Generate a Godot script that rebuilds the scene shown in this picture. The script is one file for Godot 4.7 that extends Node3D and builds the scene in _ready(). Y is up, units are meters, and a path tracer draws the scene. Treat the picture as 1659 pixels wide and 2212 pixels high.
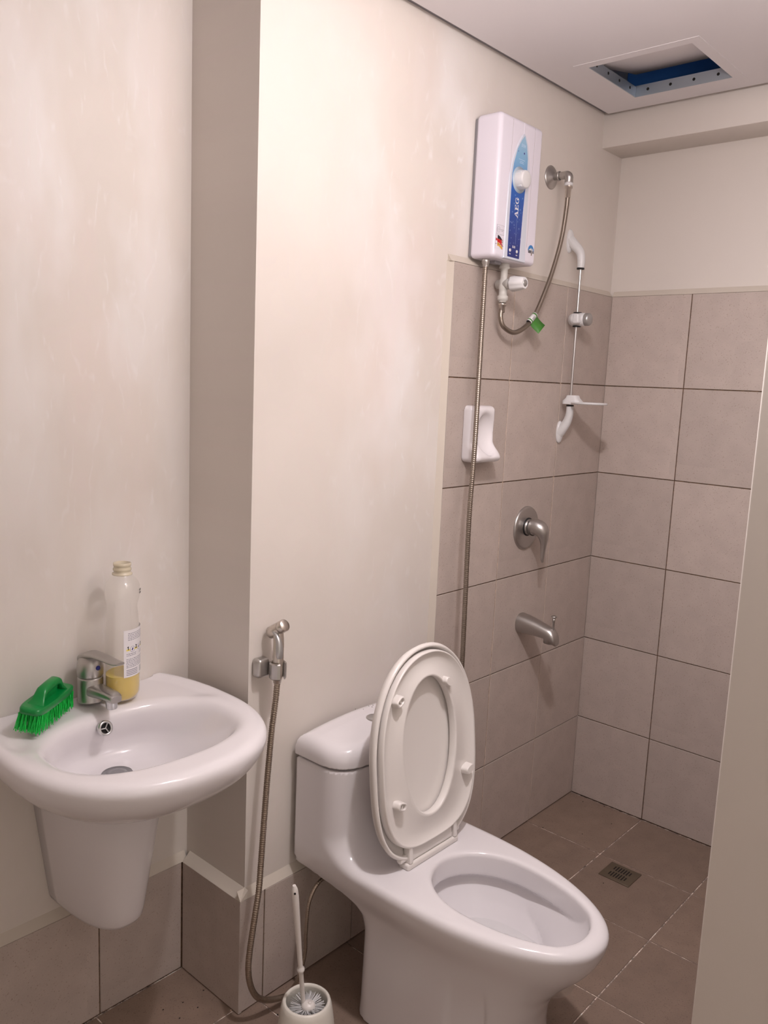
extends Node3D
# A small tiled bathroom. Metres, y up. x runs along the long wall (shower corner at x = 0), z comes out of it.

const YC := 2.345          # ceiling
const ZP := -0.013         # painted plaster behind the tile faces (tile faces at z = 0)
const LAMP := Vector3(-1.57, 2.17, 0.74)          # centre of the lamp, out of view
const LAMP_DIR := Vector3(0.31, -0.7, 0.58)      # aim of its area light, towards the shower and off the rear wall
const XS := -1.537         # step from the long wall back to the basin recess
const XT := -1.215         # toilet axis
const XB := -1.82          # basin axis
var M := {}
var names := {}
var rng := RandomNumberGenerator.new()

# ------------------------------------------------------------------ shapes
class Sh:
	var v := PackedVector3Array()
	var g := PackedInt32Array()
	func tri(a: Vector3, b: Vector3, c: Vector3, grp := 0):
		v.append(a); v.append(b); v.append(c); g.append(grp)
	func quad(a: Vector3, b: Vector3, c: Vector3, d: Vector3, grp := 0):
		tri(a, b, c, grp); tri(a, c, d, grp)
	func mark() -> int:
		return v.size()
	func orient(from: int):            # closed shapes: outward faces run clockwise
		var vol := 0.0
		for i in range(from, v.size(), 3):
			vol += v[i].dot(v[i + 1].cross(v[i + 2]))
		if vol > 0.0:
			for i in range(from, v.size(), 3):
				var t := v[i + 1]; v[i + 1] = v[i + 2]; v[i + 2] = t
	func loft(rings: Array, grp := 0, cap0 := true, cap1 := true, closed := true):
		var m := v.size()
		var n: int = rings[0].size()
		for i in range(rings.size() - 1):
			var a: PackedVector3Array = rings[i]
			var b: PackedVector3Array = rings[i + 1]
			for k in range(n if closed else n - 1):
				var k2 := (k + 1) % n
				quad(a[k], a[k2], b[k2], b[k], grp)
		if cap0: fan(rings[0], true, grp + 1)
		if cap1: fan(rings[rings.size() - 1], false, grp + 2)
		orient(m)
	func fan(r: PackedVector3Array, flip: bool, grp: int):
		var c := Vector3.ZERO
		for p in r: c += p
		c /= r.size()
		for k in range(r.size()):
			var k2 := (k + 1) % r.size()
			if flip: tri(c, r[k2], r[k], grp)
			else: tri(c, r[k], r[k2], grp)
	func lathe(prof: Array, xf: Transform3D, seg := 24, grp := 0, sx := 1.0, sz := 1.0):   # prof: Vector2(radius, height along local y); NAN pair breaks the smoothing
		var rings := []
		var gr := grp
		for q in prof:
			if is_nan(q.x):
				var last = rings[rings.size() - 1]
				_lathe_part(rings, gr); gr += 3
				rings = [last]
				continue
			var r := PackedVector3Array()
			for k in range(seg):
				var a := TAU * k / seg
				r.append(xf * Vector3(q.x * cos(a) * sx, q.y, q.x * sin(a) * sz))
			rings.append(r)
		_lathe_part(rings, gr)
	func _lathe_part(rings: Array, gr: int):
		loft_open(rings, gr)
	func loft_open(rings: Array, grp: int):
		var n: int = rings[0].size()
		for i in range(rings.size() - 1):
			var a: PackedVector3Array = rings[i]
			var b: PackedVector3Array = rings[i + 1]
			for k in range(n):
				var k2 := (k + 1) % n
				quad(a[k], b[k], b[k2], a[k2], grp)
	func tube(pts: Array, rad, seg := 12, grp := 0, sx := 1.0, caps := true):
		var rings := []
		var n := pts.size()
		var t0: Vector3 = (pts[1] - pts[0]).normalized()
		var u := t0.cross(Vector3(0, 0, 1) if absf(t0.z) < 0.9 else Vector3(1, 0, 0)).normalized()
		for i in range(n):
			var t: Vector3 = (pts[min(i + 1, n - 1)] - pts[max(i - 1, 0)]).normalized()
			u = (u - t * u.dot(t)).normalized()
			var w := t.cross(u)
			var r: float = rad[i] if (rad is Array or rad is PackedFloat32Array) else rad
			var ring := PackedVector3Array()
			for k in range(seg):
				var a := TAU * k / seg
				ring.append(pts[i] + u * cos(a) * r * sx + w * sin(a) * r)
			rings.append(ring)
		loft(rings, grp, caps, caps)
	func rbox(size: Vector3, r: float, n: int, xf: Transform3D, grp := 0):     # box with rounded edges and corners
		var m := v.size()
		var h := size * 0.5
		r = min(r, min(h.x, min(h.y, h.z)) * 0.999)
		for ax in range(3):
			for sgn in [-1.0, 1.0]:
				var a1 := (ax + 1) % 3
				var a2 := (ax + 2) % 3
				var s1 := _stops(h[a1], r, n)
				var s2 := _stops(h[a2], r, n)
				var grid := []
				for i in range(s1.size()):
					var row := PackedVector3Array()
					for j in range(s2.size()):
						var p := Vector3.ZERO
						p[ax] = h[ax] * sgn; p[a1] = s1[i]; p[a2] = s2[j]
						var inn := p.clamp(-h + Vector3.ONE * r, h - Vector3.ONE * r)
						var d := p - inn
						row.append(xf * (inn + d.normalized() * r))
					grid.append(row)
				for i in range(s1.size() - 1):
					for j in range(s2.size() - 1):
						if sgn > 0: quad(grid[i][j], grid[i + 1][j], grid[i + 1][j + 1], grid[i][j + 1], grp)
						else: quad(grid[i][j], grid[i][j + 1], grid[i + 1][j + 1], grid[i + 1][j], grp)
		orient(m)
	func _stops(h: float, r: float, n: int) -> PackedFloat32Array:
		var s := PackedFloat32Array()
		for i in range(n + 1): s.append(-h + r * (1.0 - tan((1.0 - float(i) / n) * PI / 4)))
		for i in range(n + 1): s.append(h - r * (1.0 - tan(float(i) / n * PI / 4)))
		return s
	func box(a: Vector3, b: Vector3, grp := -1):
		var m := v.size()
		var p := func(i, j, k): return Vector3(b.x if i else a.x, b.y if j else a.y, b.z if k else a.z)
		for f in [[0,0,0, 0,1,0, 0,1,1, 0,0,1], [1,0,0, 1,0,1, 1,1,1, 1,1,0], [0,0,0, 0,0,1, 1,0,1, 1,0,0], [0,1,0, 1,1,0, 1,1,1, 0,1,1], [0,0,0, 1,0,0, 1,1,0, 0,1,0], [0,0,1, 0,1,1, 1,1,1, 1,0,1]]:
			quad(p.call(f[0], f[1], f[2]), p.call(f[3], f[4], f[5]), p.call(f[6], f[7], f[8]), p.call(f[9], f[10], f[11]), grp)
		orient(m)
	func prism(poly: PackedVector2Array, depth: float, bevel: float, xf: Transform3D, grp := -1):   # polygon in local xy, extruded along +z, front edge bevelled
		var m := v.size()
		var n := poly.size()
		var area := 0.0
		for k in range(n): area += poly[k].cross(poly[(k + 1) % n])
		var inner := PackedVector2Array()
		for k in range(n):
			var e0 := (poly[k] - poly[(k + n - 1) % n]).normalized()
			var e1 := (poly[(k + 1) % n] - poly[k]).normalized()
			var nn := (Vector2(-e0.y, e0.x) + Vector2(-e1.y, e1.x)).normalized()
			if area < 0: nn = -nn
			inner.append(poly[k] + nn * bevel)
		var r0 := PackedVector3Array(); var r1 := PackedVector3Array(); var r2 := PackedVector3Array()
		for k in range(n):
			r0.append(xf * Vector3(poly[k].x, poly[k].y, 0))
			r1.append(xf * Vector3(poly[k].x, poly[k].y, depth - bevel))
			r2.append(xf * Vector3(inner[k].x, inner[k].y, depth))
		for k in range(n):
			var k2 := (k + 1) % n
			quad(r0[k], r0[k2], r1[k2], r1[k], grp)
			if bevel > 0: quad(r1[k], r1[k2], r2[k2], r2[k], grp)
		var t := Geometry2D.triangulate_polygon(poly)
		var top := r2 if bevel > 0 else r1
		for i in range(0, t.size(), 3):
			if area > 0:
				tri(top[t[i]], top[t[i + 1]], top[t[i + 2]], -1); tri(r0[t[i]], r0[t[i + 2]], r0[t[i + 1]], -1)
			else:
				tri(top[t[i]], top[t[i + 1]], top[t[i + 2]], -1); tri(r0[t[i]], r0[t[i + 2]], r0[t[i + 1]], -1)
		orient(m)
	func ellipsoid(c: Vector3, h: Vector3, nu := 20, nv := 12, basis := Basis.IDENTITY, grp := 0):
		var m := v.size()
		var rings := []
		for i in range(nv + 1):
			var t := PI * i / nv - PI / 2
			var r := PackedVector3Array()
			for k in range(nu):
				var a := TAU * k / nu
				r.append(c + basis * Vector3(h.x * cos(t) * cos(a), h.y * sin(t), h.z * cos(t) * sin(a)))
			rings.append(r)
		for i in range(nv):
			for k in range(nu):
				var k2 := (k + 1) % nu
				quad(rings[i][k], rings[i + 1][k], rings[i + 1][k2], rings[i][k2], grp)
		orient(m)

static func along(from: Vector3, dir: Vector3) -> Transform3D:        # local y along dir
	var y := dir.normalized()
	var x := y.cross(Vector3(0, 0, 1) if absf(y.z) < 0.9 else Vector3(1, 0, 0)).normalized()
	return Transform3D(Basis(x, y, x.cross(y)), from)

static func spline(p: Array, n: int) -> Array:                        # Catmull-Rom, evenly spaced
	var c := Curve3D.new()
	c.bake_interval = 0.002
	for i in range(p.size()):
		var t: Vector3 = (p[min(i + 1, p.size() - 1)] - p[max(i - 1, 0)]) / 6.0
		c.add_point(p[i], -t, t)
	var out := []
	var total := c.get_baked_length()
	for i in range(n):
		out.append(c.sample_baked(total * i / (n - 1), true))
	return out

static func curve_len(p: Array) -> float:
	var l := 0.0
	for i in range(p.size() - 1): l += p[i].distance_to(p[i + 1])
	return l

func hose(p: Array, r: float, pitch: float, depth: float, seg := 10) -> Sh:      # a ribbed metal hose
	var n := int(curve_len(p) / pitch) * 3 + 1
	var pts := spline(p, n)
	var rad := PackedFloat32Array()
	for i in range(n): rad.append(r * (1.0 - (depth if i % 3 == 0 else 0.0)))
	var s := Sh.new()
	s.tube(pts, rad, seg)
	return s

static func egg(c: Vector2, a: float, b0: float, b1: float, n0: float, n1: float, seg: int) -> PackedVector2Array:   # superellipse with different lower and upper halves
	var out := PackedVector2Array()
	for k in range(seg):
		var t := TAU * k / seg
		var ct := cos(t); var stn := sin(t)
		var n := n1 if stn >= 0 else n0
		var b := b1 if stn >= 0 else b0
		out.append(c + Vector2(a * signf(ct) * pow(absf(ct), 2.0 / n), b * signf(stn) * pow(absf(stn), 2.0 / n)))
	return out

# ------------------------------------------------------------------ nodes
func numbered(called: String) -> String:
	var k: int = names.get(called, 0)
	names[called] = k + 1
	return called if k == 0 else "%s_%03d" % [called, k]

func build(sh: Sh, off := Vector3.ZERO, uvf = null) -> ArrayMesh:
	var st := SurfaceTool.new()
	st.begin(Mesh.PRIMITIVE_TRIANGLES)
	for i in range(sh.g.size()):
		st.set_smooth_group(sh.g[i])
		for k in range(3):
			var p := sh.v[i * 3 + k]
			if uvf != null: st.set_uv(uvf.call(p))
			st.add_vertex(p - off)
	st.generate_normals()
	if uvf != null: st.generate_tangents()
	return st.commit()

func tag(o: Node, label: String, category := "", group := "", kind := ""):
	if label: o.set_meta("label", label)
	if category: o.set_meta("category", category)
	if group: o.set_meta("group", group)
	if kind: o.set_meta("kind", kind)

func thing(called: String, at: Vector3, label: String, category: String, kind := "") -> Node3D:
	var o := Node3D.new()
	o.name = numbered(called)
	o.position = at
	add_child(o)
	tag(o, label, category, "", kind)
	return o

func origin_of(n: Node) -> Vector3:
	var p := Vector3.ZERO
	while n is Node3D and n != self:
		p += n.position
		n = n.get_parent()
	return p

func put(parent: Node, called: String, mesh: Mesh, mat: Material, at = null) -> MeshInstance3D:
	var o := MeshInstance3D.new()
	o.name = called if parent != self else numbered(called)
	o.mesh = mesh
	o.material_override = mat
	if at is Transform3D: o.transform = at
	elif at is Vector3: o.position = at
	parent.add_child(o, true)
	return o

func part(parent: Node, called: String, sh: Sh, mat: Material, label := "", uvf = null) -> MeshInstance3D:     # shape written in world coordinates
	var o := put(parent, called, build(sh, origin_of(parent), uvf), mat)
	if label: o.set_meta("label", label)
	return o

func text(parent: Node, called: String, s: String, fnt: String, bold: bool, height: float, width: float, xf: Transform3D, mat: Material):   # flat print; width 0 keeps the font's own
	var tm := TextMesh.new()
	var f := SystemFont.new()
	f.font_names = PackedStringArray([fnt])
	f.font_weight = 700 if bold else 400
	tm.font = f
	tm.text = s
	tm.font_size = 48
	tm.pixel_size = height / 36.0
	tm.depth = 0.0004
	tm.curve_step = 4.0
	var sx := 1.0
	if width > 0:
		var bb := tm.get_aabb()
		if bb.size.x > 0: sx = width / bb.size.x
	var o := put(parent, called, tm, mat)
	o.transform = Transform3D(xf.basis * Basis.from_scale(Vector3(sx, 1, 1)), xf.origin - origin_of(parent))
	return o

# ------------------------------------------------------------------ signed-distance ceramics
static func smax(a: float, b: float, k: float) -> float:
	var h := maxf(k - absf(a - b), 0.0)
	return maxf(a, b) + h * h * 0.25 / k
static func smin(a: float, b: float, k: float) -> float:
	var h := maxf(k - absf(a - b), 0.0)
	return minf(a, b) - h * h * 0.25 / k

static func look(t: PackedFloat32Array, y: float, top: float) -> float:
	var f := clampf(y, 0.0, top) * 500.0
	var i := int(f)
	return lerpf(t[i], t[i + 1], f - i)

static func table(ys: Array, vs: Array, top: float, step: float, smooth: int) -> PackedFloat32Array:     # smoothed look-up, index = y / step
	var n := int(top / step) + 2
	var t := PackedFloat32Array()
	for i in range(n):
		var y := i * step
		var k := 0
		while k < ys.size() - 2 and ys[k + 1] < y: k += 1
		t.append(lerpf(vs[k], vs[k + 1], clampf((y - ys[k]) / (ys[k + 1] - ys[k]), 0, 1)))
	for pass_ in range(2):
		var u := t.duplicate()
		for i in range(n):
			var s := 0.0
			for j in range(-smooth, smooth + 1): s += t[clampi(i + j, 0, n - 1)]
			u[i] = s / (2 * smooth + 1)
		t = u
	return t

func nets(f: Callable, lo: Vector3, hi: Vector3, c: float, off: Vector3) -> ArrayMesh:      # surface nets, only near the surface
	var nx := int((hi.x - lo.x) / c / 4 + 1) * 4; var ny := int((hi.y - lo.y) / c / 4 + 1) * 4; var nz := int((hi.z - lo.z) / c / 4 + 1) * 4
	var sx := 1; var sy := nx + 1; var sz := (nx + 1) * (ny + 1)
	var val := PackedFloat32Array(); val.resize(sz * (nz + 1)); val.fill(1e9)
	var vid := PackedInt32Array(); vid.resize(sz * (nz + 1)); vid.fill(-1)
	var blocks := []
	for bz in range(0, nz, 4):
		for by in range(0, ny, 4):
			for bx in range(0, nx, 4):
				var d: float = f.call(lo + Vector3(bx + 2, by + 2, bz + 2) * c)
				if absf(d) < c * 5.5: blocks.append(Vector3i(bx, by, bz))
	for b in blocks:
		for z in range(b.z, b.z + 5):
			for y in range(b.y, b.y + 5):
				for x in range(b.x, b.x + 5):
					var i: int = x + y * sy + z * sz
					if val[i] > 1e8: val[i] = f.call(lo + Vector3(x, y, z) * c)
	var verts := PackedVector3Array(); var norms := PackedVector3Array(); var idx := PackedInt32Array()
	var co := [0, sx, sy, sx + sy, sz, sx + sz, sy + sz, sx + sy + sz]
	var cp := [Vector3(0,0,0), Vector3(1,0,0), Vector3(0,1,0), Vector3(1,1,0), Vector3(0,0,1), Vector3(1,0,1), Vector3(0,1,1), Vector3(1,1,1)]
	var edges := [[0,1],[2,3],[4,5],[6,7],[0,2],[1,3],[4,6],[5,7],[0,4],[1,5],[2,6],[3,7]]
	var h := c * 0.6
	for b in blocks:
		for z in range(b.z, b.z + 4):
			for y in range(b.y, b.y + 4):
				for x in range(b.x, b.x + 4):
					var i: int = x + y * sy + z * sz
					var mask := 0
					for k in range(8):
						if val[i + co[k]] < 0: mask |= 1 << k
					if mask == 0 or mask == 255: continue
					var p := Vector3.ZERO; var n := 0
					for e in edges:
						var a: float = val[i + co[e[0]]]; var d: float = val[i + co[e[1]]]
						if (a < 0) != (d < 0):
							p += cp[e[0]].lerp(cp[e[1]], a / (a - d)); n += 1
					p = lo + (Vector3(x, y, z) + p / n) * c
					var gr := Vector3(f.call(p + Vector3(h, 0, 0)) - f.call(p - Vector3(h, 0, 0)), f.call(p + Vector3(0, h, 0)) - f.call(p - Vector3(0, h, 0)), f.call(p + Vector3(0, 0, h)) - f.call(p - Vector3(0, 0, h)))
					vid[i] = verts.size()
					verts.append(p - off); norms.append(gr.normalized())
	for b in blocks:
		for z in range(b.z, b.z + 4):
			for y in range(b.y, b.y + 4):
				for x in range(b.x, b.x + 4):
					var i: int = x + y * sy + z * sz
					var a0 := val[i] < 0
					for ax in range(3):
						var e: int = [sx, sy, sz][ax]; var o1: int = [sy, sz, sx][ax]; var o2: int = [sz, sx, sy][ax]
						if x + y + z == 0 or val[i + e] > 1e8: continue
						if a0 == (val[i + e] < 0): continue
						if i - o1 - o2 < 0: continue
						var q := [vid[i], vid[i - o1], vid[i - o1 - o2], vid[i - o2]]
						if q.min() < 0: continue
						if a0: idx.append_array(PackedInt32Array([q[0], q[2], q[1], q[0], q[3], q[2]]))
						else: idx.append_array(PackedInt32Array([q[0], q[1], q[2], q[0], q[2], q[3]]))
	var arr := []; arr.resize(Mesh.ARRAY_MAX)
	arr[Mesh.ARRAY_VERTEX] = verts; arr[Mesh.ARRAY_NORMAL] = norms; arr[Mesh.ARRAY_INDEX] = idx
	var mesh := ArrayMesh.new()
	mesh.add_surface_from_arrays(Mesh.PRIMITIVE_TRIANGLES, arr)
	return mesh

# ------------------------------------------------------------------ materials
func mat(c: Color, rough := 0.5, metal := 0.0) -> StandardMaterial3D:
	var m := StandardMaterial3D.new()
	m.albedo_color = c
	m.roughness = rough
	m.metallic = metal
	m.cull_mode = BaseMaterial3D.CULL_DISABLED
	return m

func noise_img(w: int, h: int, seed_: int, base: Color, spread: float, f1: float, f2: float, speck: float, speck_c: Color) -> ImageTexture:     # mottled surface with fine specks
	var n := FastNoiseLite.new(); n.seed = seed_; n.noise_type = FastNoiseLite.TYPE_SIMPLEX_SMOOTH; n.frequency = f1; n.fractal_octaves = 3
	var n2 := FastNoiseLite.new(); n2.seed = seed_ + 7; n2.noise_type = FastNoiseLite.TYPE_SIMPLEX; n2.frequency = f2
	var r := RandomNumberGenerator.new(); r.seed = seed_
	var im := Image.create(w, h, false, Image.FORMAT_RGB8)
	for y in range(h):
		for x in range(w):
			var t := 1.0 + spread * (n.get_noise_2d(x, y) + 0.6 * n2.get_noise_2d(x, y))
			var c := Color(base.r * t, base.g * t, base.b * t)
			if r.randf() < speck: c = c.lerp(speck_c, r.randf_range(0.2, 0.8))
			im.set_pixel(x, y, c)
	im.generate_mipmaps()
	return ImageTexture.create_from_image(im)

func bump_tex(seed_: int, freq: float, strength: float) -> ImageTexture:
	var n := FastNoiseLite.new(); n.seed = seed_; n.frequency = freq; n.fractal_octaves = 3
	var im := n.get_seamless_image(256, 256)
	im.convert(Image.FORMAT_RGBA8)
	im.bump_map_to_normal_map(strength)
	return ImageTexture.create_from_image(im)

func paint_img(w: int, h: int, seed_: int, base: Color, blots: Array) -> ImageTexture:      # wall paint with pale mineral blooms where damp came through; blots: [u, v, ru, rv, strength]
	var lo := FastNoiseLite.new(); lo.seed = seed_; lo.frequency = 0.008; lo.fractal_octaves = 4
	var st := FastNoiseLite.new(); st.seed = seed_ + 3; st.frequency = 0.016; st.fractal_octaves = 4; st.fractal_type = FastNoiseLite.FRACTAL_RIDGED
	var im := Image.create(w, h, false, Image.FORMAT_RGB8)
	var white := Color(0.93, 0.925, 0.93)
	var pink := Color(0.9, 0.82, 0.8)
	for y in range(h):
		for x in range(w):
			var t := 1.0 + 0.02 * lo.get_noise_2d(x, y)
			var c := Color(base.r * t, base.g * t, base.b * t)
			var m := 0.0
			var u := float(x) / w; var v := float(y) / h
			for b in blots:
				var du: float = (u - b[0]) / b[2]; var dv: float = (v - b[1]) / b[3]
				var q := du * du + dv * dv
				if q < 4.0: m = maxf(m, b[4] * exp(-q))
			if m > 0.02:
				var wob := lo.get_noise_2d(x * 2.1 + 300.0, y * 0.9) * 30.0
				var s := st.get_noise_2d(x * 1.7 + wob, y * 0.55)
				var cloud := clampf(lo.get_noise_2d(x * 1.3 + 900.0, y * 0.7) * 1.6 + 0.35, 0, 1)
				c = c.lerp(white, clampf(m * cloud * 0.65, 0, 1))
				c = c.lerp(white, clampf(m * smoothstep(0.62, 0.98, s) * 0.55, 0, 1))
				c = c.lerp(pink, clampf(m * 0.25 * clampf(lo.get_noise_2d(x * 1.1, y * 0.5 + 700.0) * 2.0, 0, 1), 0, 1))
			im.set_pixel(x, y, c)
	im.generate_mipmaps()
	return ImageTexture.create_from_image(im)

func make_materials():
	var cream := Color(0.86, 0.832, 0.805)
	var bump := bump_tex(5, 0.05, 2.0)
	for q in [["wall_rear", 512, 768, 11, [[0.35, 0.3, 0.15, 0.3, 1.0], [0.42, 0.12, 0.1, 0.14, 1.1], [0.47, 0.07, 0.12, 0.06, 0.6]]], ["wall_recess", 512, 768, 23, [[0.72, 0.25, 0.24, 0.3, 0.9], [0.86, 0.5, 0.12, 0.2, 0.6], [0.7, 0.6, 0.15, 0.2, 0.5]]]]:
		var m := mat(Color.WHITE, 0.55)
		m.albedo_texture = paint_img(q[1], q[2], q[3], cream, q[4])
		m.normal_enabled = false
		M[q[0]] = m
	M.paint = mat(cream, 0.55)
	M.ceiling = mat(Color(0.9, 0.885, 0.895), 0.6)
	for i in range(3):
		var k: float = [1.0, 0.975, 1.02][i]
		var wt := mat(Color.WHITE, 0.55)
		wt.albedo_texture = noise_img(256, 256, 40 + i, Color(0.745 * k, 0.695 * k, 0.665 * k), 0.035, 0.02, 0.3, 0.02, Color(0.55, 0.47, 0.41))
		wt.uv1_triplanar = true; wt.uv1_scale = Vector3.ONE * 2.2; wt.uv1_offset = Vector3(i * 0.37, i * 0.21, i * 0.53)
		M["tile%d" % i] = wt
		var ft := mat(Color.WHITE, 0.5)
		ft.albedo_texture = noise_img(256, 256, 60 + i, Color(0.535 * k, 0.46 * k, 0.41 * k), 0.06, 0.02, 0.3, 0.025, Color(0.36, 0.28, 0.24))
		ft.uv1_triplanar = true; ft.uv1_scale = Vector3.ONE * 2.2; ft.uv1_offset = Vector3(i * 0.37, i * 0.21, i * 0.53)
		M["floor%d" % i] = ft
	var gd := mat(Color.WHITE, 0.9)
	gd.albedo_texture = noise_img(256, 256, 81, Color(0.42, 0.33, 0.26), 0.35, 0.06, 0.4, 0.0, Color.BLACK)
	gd.uv1_triplanar = true; gd.uv1_world_triplanar = true; gd.uv1_scale = Vector3.ONE * 3.0
	M.grout_dark = gd
	var gp := mat(Color.WHITE, 0.9)
	gp.albedo_texture = noise_img(256, 256, 83, Color(0.7, 0.62, 0.55), 0.3, 0.04, 0.4, 0.0, Color.BLACK)
	gp.uv1_triplanar = true; gp.uv1_world_triplanar = true; gp.uv1_scale = Vector3.ONE * 3.0
	M.grout_pale = gp
	var gf := mat(Color.WHITE, 0.9)
	gf.albedo_texture = noise_img(256, 256, 85, Color(0.74, 0.68, 0.64), 0.75, 0.05, 0.4, 0.0, Color.BLACK)
	gf.uv1_triplanar = true; gf.uv1_world_triplanar = true; gf.uv1_scale = Vector3.ONE * 2.4
	M.grout_floor = gf
	M.cement = mat(Color(0.8, 0.765, 0.72), 0.8)
	var ce := mat(Color(0.89, 0.875, 0.885), 0.12)
	M.ceramic = ce
	M.plastic = mat(Color(0.885, 0.865, 0.85), 0.3)
	M.heater = mat(Color(0.9, 0.885, 0.93), 0.22)
	M.seam = mat(Color(0.72, 0.7, 0.72), 0.4)
	M.white = mat(Color(0.87, 0.87, 0.875), 0.3)
	M.pvc = mat(Color(0.8, 0.79, 0.77), 0.4)
	M.chrome = mat(Color(0.8, 0.8, 0.8), 0.28, 1.0)
	M.dull = mat(Color(0.74, 0.73, 0.72), 0.36, 1.0)
	M.steel = mat(Color(0.82, 0.79, 0.76), 0.3, 1.0)
	M.steel_hose = mat(Color(0.6, 0.56, 0.52), 0.36, 1.0)
	M.steel_dark = mat(Color(0.7, 0.65, 0.6), 0.36, 1.0)
	M.zinc = mat(Color(0.72, 0.76, 0.8), 0.45, 1.0)
	M.drain = mat(Color(0.62, 0.62, 0.63), 0.35, 0.7)
	M.silver = mat(Color(0.72, 0.72, 0.72), 0.35, 0.8)
	M.black = mat(Color(0.1, 0.1, 0.11), 0.5)
	M.dark = mat(Color(0.07, 0.06, 0.055), 0.8)
	M.green = mat(Color(0.0, 0.5, 0.22), 0.3)
	var br := mat(Color(0.02, 0.8, 0.3), 0.5)
	br.backlight_enabled = true; br.backlight = Color(0.02, 0.3, 0.08)
	M.bristle = br
	M.blue = mat(Color(0.13, 0.16, 0.5), 0.4)
	M.red = mat(Color(0.78, 0.08, 0.1), 0.4)
	M.gold = mat(Color(0.86, 0.66, 0.3), 0.4)
	M.print_blue = mat(Color(0.2, 0.5, 0.76), 0.35)
	M.print_grey = mat(Color(0.55, 0.54, 0.56), 0.5)
	M.tag_green = mat(Color(0.25, 0.5, 0.18), 0.4)
	M.plenum = mat(Color(0.32, 0.62, 0.97), 0.8)
	var sh := mat(Color(0.93, 0.92, 0.88, 0.1), 0.08)
	sh.transparency = BaseMaterial3D.TRANSPARENCY_ALPHA
	M.bottle = sh
	var lq := mat(Color(0.9, 0.78, 0.3, 0.8), 0.1)
	lq.transparency = BaseMaterial3D.TRANSPARENCY_ALPHA
	M.liquid = lq
	var wa := mat(Color(0.9, 0.92, 0.9, 0.12), 0.0)
	wa.transparency = BaseMaterial3D.TRANSPARENCY_ALPHA
	M.water = wa
	var cu := mat(Color(0.9, 0.885, 0.85), 0.3)
	cu.backlight_enabled = true; cu.backlight = Color(0.3, 0.29, 0.27)
	M.cup = cu
	var em := mat(Color(1, 0.97, 0.9), 0.5)
	em.emission_enabled = true; em.emission = Color(1.0, 0.93, 0.84); em.emission_energy_multiplier = 4.0
	M.bulb = em

# ------------------------------------------------------------------ the room
func wall_uv(x0: float, w: float) -> Callable:
	return func(p: Vector3): return Vector2((p.x - x0) / w, (2.35 - p.y) / 2.35)

func tiles(parent: Node, called: String, axis: int, us: Array, vs: Array, face: float, key: String, joint := 0.003, skip = null):
	# a grid of separate tiles; axis 0: wall across x (u = z, v = y), 1: floor (u = x, v = z), 2: wall across z (u = x, v = y); face = where the glazed faces lie
	var cache := {}
	var off := origin_of(parent)
	for i in range(us.size() - 1):
		for j in range(vs.size() - 1):
			var a := Vector2(us[i] + joint * 0.5, vs[j] + joint * 0.5)
			var b := Vector2(us[i + 1] - joint * 0.5, vs[j + 1] - joint * 0.5)
			if skip != null and skip.call((a + b) * 0.5): continue
			var size := b - a
			var key2 := "%d_%d" % [roundi(size.x * 2000), roundi(size.y * 2000)]
			if not cache.has(key2):
				var s := Sh.new()
				var poly := PackedVector2Array([Vector2(-size.x, -size.y) / 2, Vector2(size.x, -size.y) / 2, Vector2(size.x, size.y) / 2, Vector2(-size.x, size.y) / 2])
				s.prism(poly, 0.009, 0.0012, Transform3D(Basis.IDENTITY, Vector3(0, 0, -0.009)))
				cache[key2] = build(s)
			var lift := rng.randf_range(-0.0005, 0.0003)
			var cm := (a + b) * 0.5
			var xf: Transform3D
			if axis == 2: xf = Transform3D(Basis.IDENTITY, Vector3(cm.x, cm.y, face + lift))
			elif axis == 0: xf = Transform3D(Basis(Vector3(0, 0, 1), Vector3(0, 1, 0), Vector3(-1, 0, 0)), Vector3(face - lift, cm.y, cm.x))
			else: xf = Transform3D(Basis(Vector3(1, 0, 0), Vector3(0, 0, -1), Vector3(0, 1, 0)), Vector3(cm.x, face + lift, cm.y))
			xf.origin -= off
			put(parent, called, cache[key2], M["%s%d" % [key, rng.randi() % 3]], xf)

func wedge(parent: Node, called: String, a: Vector3, b: Vector3, n: Vector3, up: Vector3, depth: float, rise: float):
	# cement fillet from a tile edge back to the plaster: a, b on the tile face edge; n out of the wall; up away from the tile
	var s := Sh.new()
	var p := [a, a - n * depth, a - n * depth + up * rise]
	var q := [b, b - n * depth, b - n * depth + up * rise]
	s.loft([PackedVector3Array(p), PackedVector3Array(q)], -1)
	for k in range(s.g.size()): s.g[k] = -1
	return part(parent, called, s, M.cement)

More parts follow.
